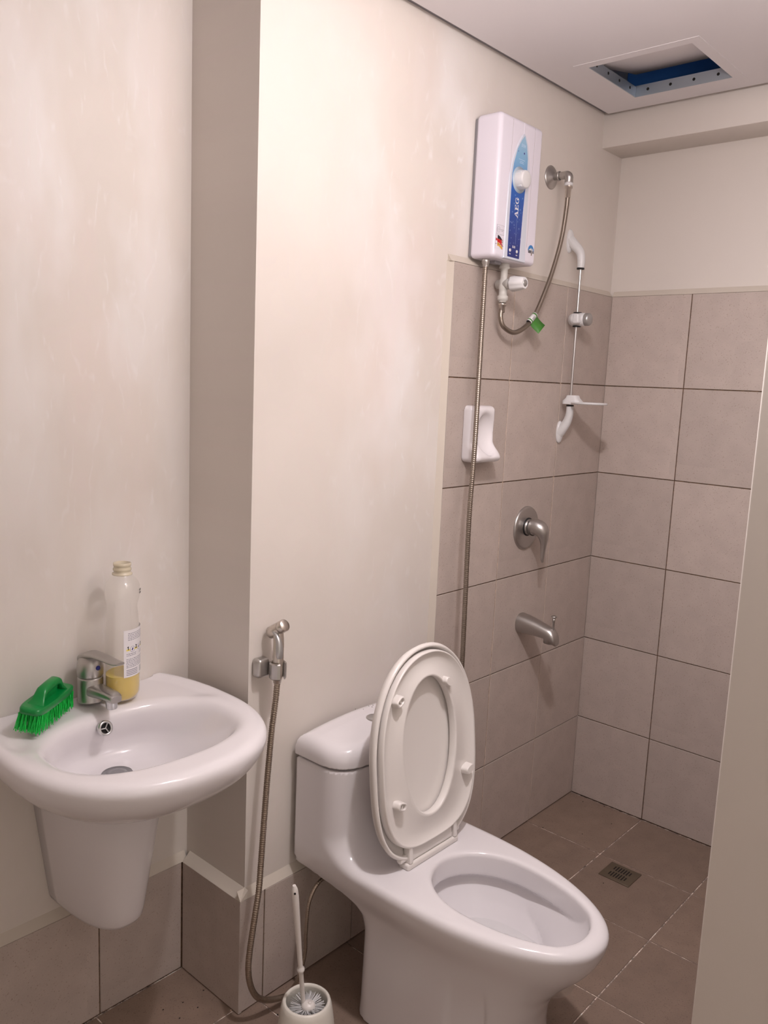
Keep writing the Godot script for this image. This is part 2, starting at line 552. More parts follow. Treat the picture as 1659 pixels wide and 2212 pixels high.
func room():
	# floor
	var f := thing("floor", Vector3(-1.6, 0, 0.75), "brown square tiled bathroom floor with pale joints", "floor", "structure")
	var s := Sh.new()
	s.box(Vector3(-3.3, -0.12, -0.45), Vector3(0.15, -0.002, 1.9))
	part(f, "grout", s, M.grout_floor)
	var fx := []
	for k in range(12): fx.append(-3.278 + 0.2973 * k)
	fx[11] = 0.0
	var fz := [-0.228, -0.0215, 0.276, 0.5765, 0.877, 1.177, 1.477, 1.75]
	tiles(f, "floor_tile", 1, fx, fz, 0.0, "floor", 0.003, func(c: Vector2): return (c.y < -0.03 and c.x > -1.5) or (c.y > 1.1 and c.x > -1.5))
	s = Sh.new()
	for q in [[-0.01, 0.139], [-0.037, 0.068], [-0.105, 0.215], [-0.24, 0.176], [-0.301, 0.06], [-0.448, 0.361], [-1.568, -0.123], [-1.626, -0.125], [-1.672, -0.138], [-1.66, -0.089], [-1.611, -0.087], [-1.493, 0.063]]:
		s.ellipsoid(Vector3(q[0], 0.0008, q[1]), Vector3(0.0022, 0.001, 0.0015), 8, 5)
	tag(part(f, "dirt_specks", s, M.dark), "", "", "", "stuff")
	# long wall behind toilet and shower
	var wr := thing("wall_rear", Vector3(-0.8, 0, -0.2), "long cream plaster wall behind the toilet and the water heater", "wall", "structure")
	s = Sh.new()
	s.box(Vector3(XS, 0, -0.45), Vector3(0.15, 2.9, ZP))
	part(wr, "plaster", s, M.wall_rear, "", wall_uv(-1.6, 1.6))
	s = Sh.new()
	s.box(Vector3(-0.8857, 0, ZP), Vector3(0.0, 1.8, -0.003))
	part(wr, "grout", s, M.grout_dark)
	var xw := [-0.8857, -0.593, -0.2976, 0.004]
	var yw := [0.002, 0.3, 0.6, 0.9, 1.2, 1.5, 1.8]
	tiles(wr, "tile", 2, xw, yw, 0.0, "tile")
	for x in [-0.593, -0.2976]:
		s = Sh.new()
		s.box(Vector3(x - 0.0016, 0.0, -0.008), Vector3(x + 0.0016, 1.8, -0.0012))
		part(wr, "joint", s, M.grout_pale)
	s = Sh.new()
	s.box(Vector3(XS, 0, ZP), Vector3(-0.886, 0.287, -0.003))
	s.box(Vector3(XS - 0.019, 0, -0.24), Vector3(XS, 0.287, -0.003))
	part(wr, "grout", s, M.grout_dark)
	tiles(wr, "skirting_tile", 2, [-1.559, -1.486, -1.182, -0.887], [0.002, 0.289], 0.0, "tile")
	var st := Sh.new()
	st.prism(PackedVector2Array([Vector2(-0.226, 0.002), Vector2(-0.0005, 0.002), Vector2(-0.0005, 0.289), Vector2(-0.226, 0.289)]), 0.009, 0.0012, Transform3D(Basis(Vector3(0, 0, 1), Vector3(0, 1, 0), Vector3(-1, 0, 0)), Vector3(-1.550, 0, 0)))
	part(wr, "skirting_tile", st, M.tile1)
	# cement fillets
	wedge(wr, "cement_fillet", Vector3(-1.559, 0.289, 0), Vector3(-0.9, 0.289, 0), Vector3(0, 0, 1), Vector3(0, 1, 0), 0.0131, 0.021)
	wedge(wr, "cement_fillet", Vector3(-1.559, 0.289, -0.227), Vector3(-1.559, 0.289, 0.0), Vector3(-1, 0, 0), Vector3(0, 1, 0), 0.0221, 0.021)
	wedge(wr, "cement_fillet", Vector3(-0.887, 0.0, 0), Vector3(-0.887, 1.8, 0), Vector3(0, 0, 1), Vector3(-1, 0, 0), 0.0131, 0.016)
	wedge(wr, "cement_fillet", Vector3(-0.9, 1.799, 0), Vector3(0.0, 1.799, 0), Vector3(0, 0, 1), Vector3(0, 1, 0), 0.0131, 0.018)
	# recess with the basin
	var wc := thing("wall_recess", Vector3(-2.4, 0, -0.3), "cream plaster wall of the recess behind the washbasin", "wall", "structure")
	s = Sh.new()
	s.box(Vector3(-3.3, 0, -0.45), Vector3(XS, 2.9, -0.24))
	part(wc, "plaster", s, M.wall_recess, "", wall_uv(-2.55, 1.05))
	s = Sh.new()
	s.box(Vector3(-3.2, 0, -0.24), Vector3(-1.556, 0.287, -0.23))
	part(wc, "grout", s, M.grout_dark)
	tiles(wc, "skirting_tile", 2, [-3.2, -2.98, -2.68, -2.38, -2.081, -1.782, -1.56], [0.002, 0.289], -0.227, "tile")
	wedge(wc, "cement_fillet", Vector3(-3.2, 0.289, -0.227), Vector3(-1.545, 0.289, -0.227), Vector3(0, 0, 1), Vector3(0, 1, 0), 0.0131, 0.021)
	# shower end
	var we := thing("wall_right", Vector3(0.06, 0, 0.75), "tiled end wall of the shower below the ceiling beam", "wall", "structure")
	s = Sh.new()
	s.box(Vector3(0.012, 0, -0.45), Vector3(0.15, 2.9, 1.9))
	part(we, "plaster", s, M.paint)
	s = Sh.new()
	s.box(Vector3(0.0, 2.42, -0.01), Vector3(0.012, 2.9, 1.75))
	part(we, "blue_facing", s, M.plenum, "blue strip above the ceiling")
	s = Sh.new()
	s.box(Vector3(0.003, 0, 0), Vector3(0.012, 1.8, 1.01))
	part(we, "grout", s, M.grout_dark)
	tiles(we, "tile", 0, [-0.001, 0.276, 0.5765, 0.877, 1.01], yw, 0.0, "tile")
	wedge(we, "cement_fillet", Vector3(0, 1.799, 0), Vector3(0, 1.799, 1.01), Vector3(-1, 0, 0), Vector3(0, 1, 0), 0.0121, 0.018)
	# thick wall facing the toilet, its end seen at the right edge, and the rest of the room behind the camera
	s = Sh.new()
	s.rbox(Vector3(1.7, 2.9, 0.92), 0.003, 2, Transform3D(Basis.IDENTITY, Vector3(-1.55 + 0.85, 1.45, 1.012 + 0.46)))
	tag(part(self, "wall_partition", s, M.paint), "plain beige wall end standing close by at the right", "wall", "", "structure")
	s = Sh.new()
	s.box(Vector3(-3.3, 0, 1.75), Vector3(-2.95, 2.4, 1.9))
	s.box(Vector3(-2.05, 0, 1.75), Vector3(-1.5, 2.4, 1.9))
	s.box(Vector3(-2.95, 2.08, 1.75), Vector3(-2.05, 2.4, 1.9))  # doorway and gap above it are out of view, placed to let soft light in
	tag(part(self, "wall_front", s, M.paint), "plain wall behind the viewer with an unseen open doorway placed to light the room", "wall", "", "structure")
	s = Sh.new()
	s.box(Vector3(-3.35, 0, -0.45), Vector3(-3.2, 2.9, 1.9))
	tag(part(self, "wall_left", s, M.paint), "plain wall beyond the washbasin", "wall", "", "structure")
	# ceiling with its hatch opening
	var cl := thing("ceiling", Vector3(-1.6, YC, 0.75), "off-white board ceiling with an open access hatch", "ceiling", "structure")
	s = Sh.new()
	var hx0 := -0.53; var hx1 := -0.245; var hz0 := 0.146; var hz1 := 0.43
	var y0 := YC; var y1 := YC + 0.012
	s.box(Vector3(-3.2, y0, ZP + 0.026), Vector3(hx0, y1, 1.75))
	s.box(Vector3(hx1, y0, ZP + 0.026), Vector3(-0.152, y1, 1.75))
	s.box(Vector3(hx0, y0, ZP + 0.026), Vector3(hx1, y1, hz0))
	s.box(Vector3(hx0, y0, hz1), Vector3(hx1, y1, 1.75))
	s.box(Vector3(-3.2, y0, -0.24), Vector3(XS, y1, ZP + 0.026))
	part(cl, "board", s, M.ceiling)
	s = Sh.new()
	s.box(Vector3(XS, y1, -0.05), Vector3(0.05, y1 + 0.01, ZP + 0.04))
	s.box(Vector3(-0.17, y1, 0.0), Vector3(-0.1, y1 + 0.01, 1.75))
	part(cl, "shadow_gap_backing", s, M.print_grey)
	s = Sh.new()
	s.box(Vector3(-3.35, 2.9, -0.45), Vector3(0.15, 3.0, 1.9))
	tag(part(self, "ceiling", s, M.plenum), "blue underside of the slab above the hatch opening", "slab", "", "structure")
	# frame of the hatch, four flat boards a hair proud of the ceiling
	for q in [[hx0 - 0.03, hz0 - 0.03, hx0, hz1 + 0.03], [hx1, hz0 - 0.03, hx1 + 0.03, hz1 + 0.03], [hx0, hz0 - 0.03, hx1, hz0], [hx0, hz1, hx1, hz1 + 0.03]]:
		s = Sh.new()
		s.box(Vector3(q[0], YC - 0.001, q[1]), Vector3(q[2], YC, q[3]))
		part(cl, "hatch_frame", s, M.ceiling)
	# zinc runners round the opening, with punched holes
	for q in [[Vector3(hx1 - 0.003, YC - 0.001, hz0), Vector3(hx1, YC + 0.03, hz1)], [Vector3(hx0, YC - 0.001, hz0), Vector3(hx1 - 0.004, YC + 0.027, hz0 + 0.003)]]:
		s = Sh.new()
		s.box(q[0], q[1])
		var r := part(cl, "metal_runner", s, M.zinc)
		for k in range(4):
			var t := 0.14 + 0.24 * k
			var c: Vector3 = q[0].lerp(q[1], t)
			c.y = YC + 0.015
			s = Sh.new()
			if q[0].x > -0.4:
				s.lathe([Vector2(0, 0.0006), Vector2(0.0042, 0.0006), Vector2(0.0042, 0)], along(Vector3(q[0].x, c.y, c.z), Vector3(-1, 0, 0)), 12)
			else:
				s.lathe([Vector2(0, 0.0006), Vector2(0.0042, 0.0006), Vector2(0.0042, 0)], along(Vector3(c.x, c.y, q[1].z), Vector3(0, 0, 1)), 12)
			part(r, "hole", s, M.dark)
	# beam across the shower end
	s = Sh.new()
	s.rbox(Vector3(0.16, 0.15, 1.9), 0.002, 1, Transform3D(Basis.IDENTITY, Vector3(-0.048, 2.25 + 0.075, 0.85)))
	tag(part(self, "trim_1", s, M.paint), "boxed cream beam across the top of the shower end wall", "beam", "", "structure")
	# loose hatch panel pushed up into the void
	s = Sh.new()
	var b := Basis(Vector3(0, 0, 1), 0.195)
	s.rbox(Vector3(0.335, 0.008, 0.48), 0.002, 1, Transform3D(b, Vector3(-0.3675, 2.396, 0.36)))
	tag(part(self, "hatch_panel", s, M.ceiling), "loose white board lying tilted above the open ceiling hatch", "panel")
	# floor drain
	var d := thing("floor_drain", Vector3(-0.368, 0, 0.375), "square metal floor drain cover with two rows of slots", "drain")
	s = Sh.new()
	s.rbox(Vector3(0.092, 0.004, 0.1), 0.0015, 1, Transform3D(Basis.IDENTITY, Vector3(-0.368, 0.001, 0.376)))
	part(d, "cover", s, mat(Color(0.42, 0.37, 0.31), 0.5, 0.4))
	for row in [-1, 1]:
		for k in range(7):
			s = Sh.new()
			var hl := 0.0135 if (k > 0 and k < 6) else 0.0095
			var cz := 0.376 + (k - 3) * 0.0085
			var cx: float = -0.368 + row * 0.0175
			s.box(Vector3(cx - hl, 0.0026, cz - 0.0019), Vector3(cx + hl, 0.0034, cz + 0.0019))
			part(d, "slot", s, M.dark)

func lamp():
	var o := thing("unseen_ceiling_lamp", Vector3(LAMP.x, YC, LAMP.z), "unseen round white globe lamp on a short stem, placed to light the whole room", "lamp")
	var s := Sh.new()
	s.lathe([Vector2(0, 0.0), Vector2(0.05, 0), Vector2(0.05, -0.012), Vector2(0.044, -0.018), Vector2(0.008, -0.02), Vector2(0.008, -0.11), Vector2(0.02, -0.115), Vector2(0.022, -0.137), Vector2(0, -0.137)], Transform3D(Basis.IDENTITY, Vector3(LAMP.x, YC, LAMP.z)), 32)
	part(o, "stem", s, M.white)
	s = Sh.new()
	s.ellipsoid(LAMP, Vector3.ONE * 0.04, 28, 18)
	part(o, "globe", s, M.bulb)

# ------------------------------------------------------------------ toilet
var tw: PackedFloat32Array; var tzf: PackedFloat32Array; var tzb: PackedFloat32Array; var tzc: PackedFloat32Array; var tob: PackedFloat32Array
const RIM := 0.385

func plan_tank(x: float, z: float) -> float:
	var dx := absf(x) - 0.188
	var dz := z - (0.172 - 0.8 * x * x)
	return smax(maxf(dx, 0.004 - z), dz, 0.06)

func d_opening(x: float, z: float) -> float:       # the bowl's mouth, seen from above
	var b := 0.235 if z > 0.46 else 0.15
	var q := sqrt(x * x / 0.0149 + (z - 0.46) * (z - 0.46) / (b * b))
	return (q - 1.0) * 0.122

func sdf_toilet(p: Vector3) -> float:
	var x := absf(p.x - XT)
	var y := p.y
	var z := p.z
	var w := look(tw, y, 0.62); var zf := look(tzf, y, 0.62); var zb := look(tzb, y, 0.62); var zc := look(tzc, y, 0.62)
	var d2: float
	if z > zc:
		var u := x / w; var t := (z - zc) / (zf - zc)
		d2 = (pow(pow(u, 2.15) + pow(t, 2.15), 0.4651) - 1.0) * w
	else:
		var dx := x - w + 0.05; var dz := zb - z + 0.05
		d2 = Vector2(maxf(dx, 0), maxf(dz, 0)).length() + minf(maxf(dx, dz), 0.0) - 0.05
		if zb < 0.02: d2 = maxf(x - w, zb - z)
	if y < 0.26:                 # shallow upright recess in the foot
		d2 += 0.007 * smoothstep(0.046, 0.034, absf(z - 0.485)) * smoothstep(0.25, 0.16, y)
	var tank := z - (0.172 - 0.8 * x * x)
	var d: float
	if y > 0.3:
		var top := smin(y - RIM, maxf(tank, y - 0.75), 0.085)
		d = smax(d2, top, lerpf(0.022, 0.055, smoothstep(0.3, 0.17, z) * smoothstep(0.37, 0.44, y)))
		d = maxf(d, y - 0.598)
	else:
		d = d2
	d = maxf(d, -y)
	if y > 0.18 and z > 0.2:
		var cut := maxf(maxf(d_opening(x, z) - look(tob, y, 0.62), 0.2 - y), d2 + 0.02)
		d = smax(d, -cut, 0.012)
	return d

func toilet():
	tw = table([0.0, 0.02, 0.2, 0.24, 0.28, 0.31, 0.335, 0.36, 0.62], [0.152, 0.148, 0.142, 0.145, 0.154, 0.17, 0.184, 0.19, 0.189], 0.64, 0.002, 7)
	tzf = table([0.0, 0.03, 0.1, 0.15, 0.2, 0.25, 0.29, 0.33, 0.36, 0.62], [0.6, 0.595, 0.59, 0.595, 0.612, 0.65, 0.688, 0.713, 0.722, 0.722], 0.64, 0.002, 7)
	tzb = table([0.0, 0.22, 0.26, 0.285, 0.3, 0.31, 0.318, 0.62], [0.178, 0.178, 0.17, 0.145, 0.11, 0.05, 0.004, 0.004], 0.64, 0.002, 2)
	tzc = table([0.0, 0.1, 0.25, 0.385, 0.62], [0.42, 0.41, 0.34, 0.3, 0.3], 0.64, 0.002, 7)
	tob = table([0.18, 0.2, 0.215, 0.235, 0.27, 0.3, 0.318, 0.326, 0.39], [-0.1, -0.075, -0.05, -0.03, -0.005, 0.012, 0.02, 0.0, 0.0], 0.64, 0.002, 1)
	var o := thing("toilet", Vector3(XT, 0, 0.3), "white one-piece toilet with its seat and lid raised", "toilet")
	var body := put(o, "body", nets(sdf_toilet, Vector3(XT - 0.215, -0.02, -0.02), Vector3(XT + 0.215, 0.63, 0.745), 0.006, origin_of(o)), M.ceramic)
	# water in the bowl
	var s := Sh.new()
	var ring := PackedVector2Array()
	for q in egg(Vector2(0, 0.46), 0.122 - 0.03, 0.15 - 0.03, 0.235 - 0.035, 2.0, 2.0, 40): ring.append(q)
	var r0 := PackedVector3Array()
	for q in ring: r0.append(Vector3(XT + q.x, 0.238, q.y))
	s.fan(r0, false, 0)
	part(o, "water", s, M.water)
	# tank lid, domed
	var lid_f := func(p: Vector3) -> float:
		var x := p.x - XT
		var d := plan_tank(x, p.z) - 0.003
		var top := p.y - (0.667 - 0.4 * x * x - 0.08 * maxf(p.z - 0.06, 0.0))
		return maxf(smax(d, top, 0.034), 0.6025 - p.y)
	var lid := put(o, "tank_lid", nets(lid_f, Vector3(XT - 0.215, 0.585, -0.02), Vector3(XT + 0.215, 0.69, 0.2), 0.005, origin_of(o)), M.ceramic)
	s = Sh.new()
	s.lathe([Vector2(0, 0.004), Vector2(0.016, 0.004), Vector2(0.019, 0.002), Vector2(0.019, -0.01)], Transform3D(Basis.IDENTITY, Vector3(XT - 0.008, 0.6655, 0.085)), 28)
	var sk := Sh.new()
	for q in [[-1.219, 0.019, 0.001], [-1.205, 0.033, 0.0011], [-1.178, 0.027, 0.0011], [-1.177, 0.037, 0.0018], [-1.166, 0.03, 0.0014]]:
		sk.ellipsoid(Vector3(q[0], 0.6668 - 0.4 * (q[0] - XT) * (q[0] - XT), q[1]), Vector3(q[2], 0.0008, q[2]), 8, 5)
	tag(part(lid, "dirt_specks", sk, M.dark), "", "", "", "stuff")
	part(lid, "flush_button", s, M.chrome, "chrome flush button")
	# seat and lid, raised; local frame: x across, y up the lid, z out of its underside
	var lean := deg_to_rad(6.2)
	var xf := Transform3D(Basis(Vector3(1, 0, 0), Vector3(0, cos(lean), -sin(lean)), Vector3(0, sin(lean), cos(lean))), Vector3(XT, 0.395, 0.258))
	s = Sh.new()
	var seg := 96
	var lay := []
	for q in [[0.0, -0.006], [0.0, 0.0], [1.0, 0.014], [0.985, 0.022], [0.965, 0.022], [0.955, 0.012], [0.9, 0.007], [0.0, 0.005]]:
		var k: float = maxf(q[0], 0.001)
		if lay.size() == 1: k = 0.97
		if lay.size() == 0: k = 0.93
		var r := PackedVector3Array()
		for e in egg(Vector2(0, 0.24), 0.186, 0.24, 0.252, 3.1, 2.15, seg):
			var c := (e - Vector2(0, 0.24)) * k + Vector2(0, 0.24)
			r.append(xf * Vector3(c.x, c.y, q[1]))
		lay.append(r)
	s.loft(lay, 0, true, false)
	part(o, "lid", s, M.plastic)
	s = Sh.new()
	lay = []
	var so := egg(Vector2(0, 0.25), 0.169, 0.219, 0.226, 3.2, 2.15, seg)
	var si := egg(Vector2(-0.004, 0.268), 0.094, 0.172, 0.15, 2.05, 2.0, seg)
	for q in [[0.0, 0.012], [-0.004, 0.02], [0.0, 0.029], [0.035, 0.0325], [0.07, 0.031], [0.16, 0.025], [0.4, 0.0225], [0.7, 0.026], [0.9, 0.0315], [0.97, 0.0325], [1.0, 0.03], [1.0, 0.016], [0.97, 0.012], [0.5, 0.0115], [0.0, 0.012]]:
		var r := PackedVector3Array()
		for k in range(seg):
			var c: Vector2 = so[k].lerp(si[k], q[0])
			r.append(xf * Vector3(c.x, c.y, q[1]))
		lay.append(r)
	s.loft(lay, 0, false, false)
	var seat := part(o, "seat", s, M.plastic)
	for q in [[-0.113, 0.388, 0.5, true], [0.062, 0.392, -0.6, false], [0.133, 0.157, 0.35, false], [-0.12, 0.152, -0.35, true]]:
		s = Sh.new()
		var bx := xf * Transform3D(Basis(Vector3(0, 0, 1), q[2]), Vector3(q[0], q[1], 0.031))
		var e2 := egg(Vector2.ZERO, 0.0095, 0.0145, 0.0145, 3.0, 3.0, 24)
		var rr := []
		for h in [[1.05, -0.008], [1.0, 0.006], [0.95, 0.0105], [0.85, 0.012]]:
			var r := PackedVector3Array()
			for e in e2: r.append(bx * Vector3(e.y * h[0], e.x * h[0], h[1]))
			rr.append(r)
		if q[3]:
			for h in [[0.62, 0.0118], [0.58, 0.004]]:
				var r := PackedVector3Array()
				for e in e2: r.append(bx * Vector3(e.y * h[0], e.x * h[0], h[1]))
				rr.append(r)
		s.loft(rr, 0, false, true)
		if q[3]: s.rbox(Vector3(0.003, 0.016, 0.006), 0.001, 1, bx * Transform3D(Basis.IDENTITY, Vector3(0, 0, 0.007)), 9)
		part(seat, "bumper", s, M.plastic)
	# hinge: a bar on the deck, two knuckles and the recessed web between them
	s = Sh.new()
	s.rbox(Vector3(0.19, 0.016, 0.03), 0.005, 3, Transform3D(Basis.IDENTITY, Vector3(XT, 0.392, 0.272)))
	s.rbox(Vector3(0.15, 0.032, 0.008), 0.003, 2, xf * Transform3D(Basis.IDENTITY, Vector3(0, 0.02, 0.02)))
	for sx in [-1.0, 1.0]:
		s.rbox(Vector3(0.012, 0.04, 0.02), 0.003, 2, xf * Transform3D(Basis.IDENTITY, Vector3(0.083 * sx, 0.022, 0.02)))
		var prof := [Vector2(0, -0.014), Vector2(0.007, -0.012), Vector2(0.0085, -0.01), Vector2(0.0085, 0.01), Vector2(0.007, 0.012), Vector2(0, 0.014)]
		s.lathe(prof, xf * along(Vector3(0.097 * sx, 0.014, 0.013), Vector3(1, 0, 0)), 20)
	part(o, "hinge", s, M.plastic)
	# flexible supply hose behind it
	var h := hose([Vector3(-1.424, 0.012, 0.035), Vector3(-1.415, 0.045, 0.048), Vector3(-1.398, 0.1, 0.05), Vector3(-1.397, 0.16, 0.05), Vector3(-1.39, 0.23, 0.05), Vector3(-1.365, 0.268, 0.05), Vector3(-1.33, 0.28, 0.052), Vector3(-1.308, 0.287, 0.055), Vector3(-1.302, 0.303, 0.06)], 0.0048, 0.005, 0.16, 8)
	var sp := part(self, "supply_hose", h, M.steel_dark)
	tag(sp, "thin ribbed metal supply hose rising under the toilet tank", "hose")

# ------------------------------------------------------------------ washbasin
var bsc: PackedFloat32Array; var bop: PackedFloat32Array
func sdf_basin(p: Vector3) -> float:
	var x := p.x - XB
	var y := p.y
	var z := p.z
	var s := look(bsc, y - 0.6, 0.24)
	var zc := -0.04
	var b := (0.277 if z > zc else 0.34) 
	var u := absf(x) / 0.252; var t := absf(z - zc) / b
	var q := pow(pow(u, 2.35) + pow(t, 2.35), 0.4255)
	var d := (q - s) * 0.252
	# deck: flat rim, a shallow dip inside it
	var dip := 0.008 * smoothstep(0.93, 0.82, q) * smoothstep(-0.02, -0.09, z)
	d = smax(d, y - (0.79 - dip), 0.024)
	d = maxf(d, -0.2405 - z)
	# bowl
	var bz := z - lerpf(-0.06, 0.015, smoothstep(0.66, 0.78, y))
	var bb := 0.142 if bz < 0 else 0.143
	var k := pow(absf(x) / 0.188, 2.4) + pow(absf(bz) / bb, 2.4)
	var e := (pow(k, 0.4167) - 1.0) * 0.15
	var cut := smax(e - look(bop, y - 0.6, 0.24), 0.67 - y, 0.022)
	return smax(d, -cut, 0.02)

func basin():
	# tables run from y = 0.6 in 2 mm steps
	bsc = table([0.0, 0.045, 0.055, 0.075, 0.095, 0.12, 0.145, 0.165, 0.22], [0.25, 0.42, 0.52, 0.68, 0.8, 0.91, 0.975, 1.0, 1.0], 0.26, 0.002, 5)
	bop = table([0.0, 0.066, 0.075, 0.09, 0.112, 0.146, 0.176, 0.186, 0.26], [-0.085, -0.078, -0.068, -0.054, -0.037, -0.018, -0.004, 0.0, 0.0], 0.26, 0.002, 3)
	var o := thing("washbasin", Vector3(XB, 0.66, -0.1), "white oval ceramic washbasin on a half pedestal in the recess", "washbasin")
	put(o, "bowl", nets(sdf_basin, Vector3(XB - 0.27, 0.625, -0.255), Vector3(XB + 0.27, 0.81, 0.255), 0.006, origin_of(o)), M.ceramic)
	# half pedestal hung on the wall below
	var s := Sh.new()
	var rings := []
	for q in [[0.335, 0.6], [0.337, 0.8], [0.342, 0.92], [0.352, 0.99], [0.37, 1.0], [0.42, 1.0], [0.5, 1.0], [0.6, 1.0], [0.66, 1.0]]:
		var t: float = (q[0] - 0.335) / 0.33
		var hw: float = lerpf(0.07, 0.115, t) * lerpf(1.0, q[1], 0.5)
		var zf: float = lerpf(-0.035, 0.02, t) - (1.0 - q[1]) * 0.08
		var r := PackedVector3Array()
		for k in range(33):
			var a := PI * k / 32.0
			var ca := cos(a); var sa := sin(a)
			r.append(Vector3(XB + hw * signf(ca) * pow(absf(ca), 0.75), q[0], -0.239 + (zf + 0.239) * pow(sa, 0.75)))
		rings.append(r)
	s.loft(rings, 0, true, true)
	part(o, "half_pedestal", s, M.ceramic)
	# overflow ring on the back slope of the bowl
	var nrm := Vector3(0, 0.35, 1).normalized()
	var xf := along(Vector3(XB - 0.008, 0.7535, -0.1125), nrm)
	s = Sh.new()
	s.lathe([Vector2(0.0105, -0.006), Vector2(0.0105, 0.0035), Vector2(0.0125, 0.005), Vector2(0.0155, 0.0035), Vector2(0.016, -0.004)], xf, 28)
	var ov := part(o, "overflow_ring", s, M.chrome, "chrome overflow ring")
	s = Sh.new()
	s.lathe([Vector2(0, -0.001), Vector2(0.0108, -0.001)], xf, 20)
	part(ov, "hole", s, M.dark)
	s = Sh.new()
	for k in range(3):
		var a := TAU * k / 3.0 + 0.55
		s.tube([xf * Vector3(0, 0.002, 0), xf * Vector3(cos(a) * 0.0115, 0.002, sin(a) * 0.0115)], 0.0016, 6)
	part(ov, "spokes", s, M.chrome)
	# drain in the bottom
	s = Sh.new()
	s.lathe([Vector2(0, 0.003), Vector2(0.012, 0.0045), Vector2(0.02, 0.004), Vector2(0.0205, 0.001), Vector2(0.023, 0.001), Vector2(0.03, 0.0035), Vector2(0.032, 0.0)], Transform3D(Basis.IDENTITY, Vector3(XB - 0.011, 0.672, -0.062)), 32)
	part(o, "drain", s, M.drain, "chrome drain plug")

func faucet():
	var x := -1.817; var z := -0.19; var y := 0.789
	var o := thing("basin_faucet", Vector3(x, y, z), "worn chrome single-lever faucet on the washbasin", "faucet")
	var s := Sh.new()
	s.lathe([Vector2(0.0, 0), Vector2(0.0275, 0), Vector2(0.0275, 0.003), Vector2(0.026, 0.006), Vector2(0.0262, 0.03), Vector2(0.0265, 0.05), Vector2(0.0255, 0.053), Vector2(0, 0.053)], Transform3D(Basis.IDENTITY, Vector3(x, y, z)), 32)
	part(o, "body", s, M.dull)
	# spout: flat tapering bar with an aerator
	s = Sh.new()
	var rings := []
	for q in [[0.0, 0.026, 0.020, 0.013], [0.03, 0.028, 0.0185, 0.0125], [0.06, 0.031, 0.017, 0.0105], [0.085, 0.0325, 0.016, 0.0095], [0.098, 0.0315, 0.0145, 0.009], [0.103, 0.030, 0.012, 0.007]]:
		var r := PackedVector3Array()
		for e in egg(Vector2.ZERO, q[2], q[3], q[3], 3.2, 3.2, 28): r.append(Vector3(x + e.x, y + q[1] + e.y, z + q[0]))
		rings.append(r)
	s.loft(rings, 0)
	var sp := part(o, "spout", s, M.dull)
	s = Sh.new()
	s.lathe([Vector2(0, -0.018), Vector2(0.0105, -0.018), Vector2(0.0115, -0.016), Vector2(0.0115, -0.007), Vector2(0.0125, -0.006), Vector2(0.0125, 0.004)], Transform3D(Basis.IDENTITY, Vector3(x, y + 0.025, z + 0.085)), 24)
	part(sp, "aerator", s, M.chrome)
	# lever: cap leaning back, flat arm reaching forward
	s = Sh.new()
	s.lathe([Vector2(0.0, 0.0545), Vector2(0.0255, 0.0545), Vector2(0.0268, 0.057), Vector2(0.0272, 0.07), Vector2(0.026, 0.083), Vector2(0.0225, 0.093), Vector2(0.015, 0.099), Vector2(0.006, 0.1015), Vector2(0, 0.102)], Transform3D(Basis.IDENTITY, Vector3(x, y, z)), 32)
	rings = []
	for q in [[-0.0275, 0.07, 0.006, 0.004], [-0.0255, 0.079, 0.0145, 0.009], [-0.016, 0.091, 0.0205, 0.01], [0.0, 0.1, 0.019, 0.008], [0.03, 0.1055, 0.016, 0.0055], [0.06, 0.107, 0.0145, 0.0045], [0.09, 0.107, 0.0135, 0.004], [0.112, 0.1085, 0.0125, 0.0038], [0.12, 0.1105, 0.009, 0.003]]:
		var r := PackedVector3Array()
		for e in egg(Vector2.ZERO, q[2], q[3], q[3], 2.4, 2.4, 24): r.append(Vector3(x + e.x, y + q[1] + e.y, z + q[0]))
		rings.append(r)
	s.loft(rings, 20)
	var lv := part(o, "lever", s, M.dull)
	s = Sh.new()
	var dn := Vector3(0.12, 0.12, 1).normalized()
	s.lathe([Vector2(0, 0.0012), Vector2(0.0048, 0.0006), Vector2(0.0052, -0.003)], along(Vector3(x, y + 0.073, z) + dn * 0.0275, dn), 18)
	part(lv, "temperature_mark", s, M.blue, "blue cold mark")

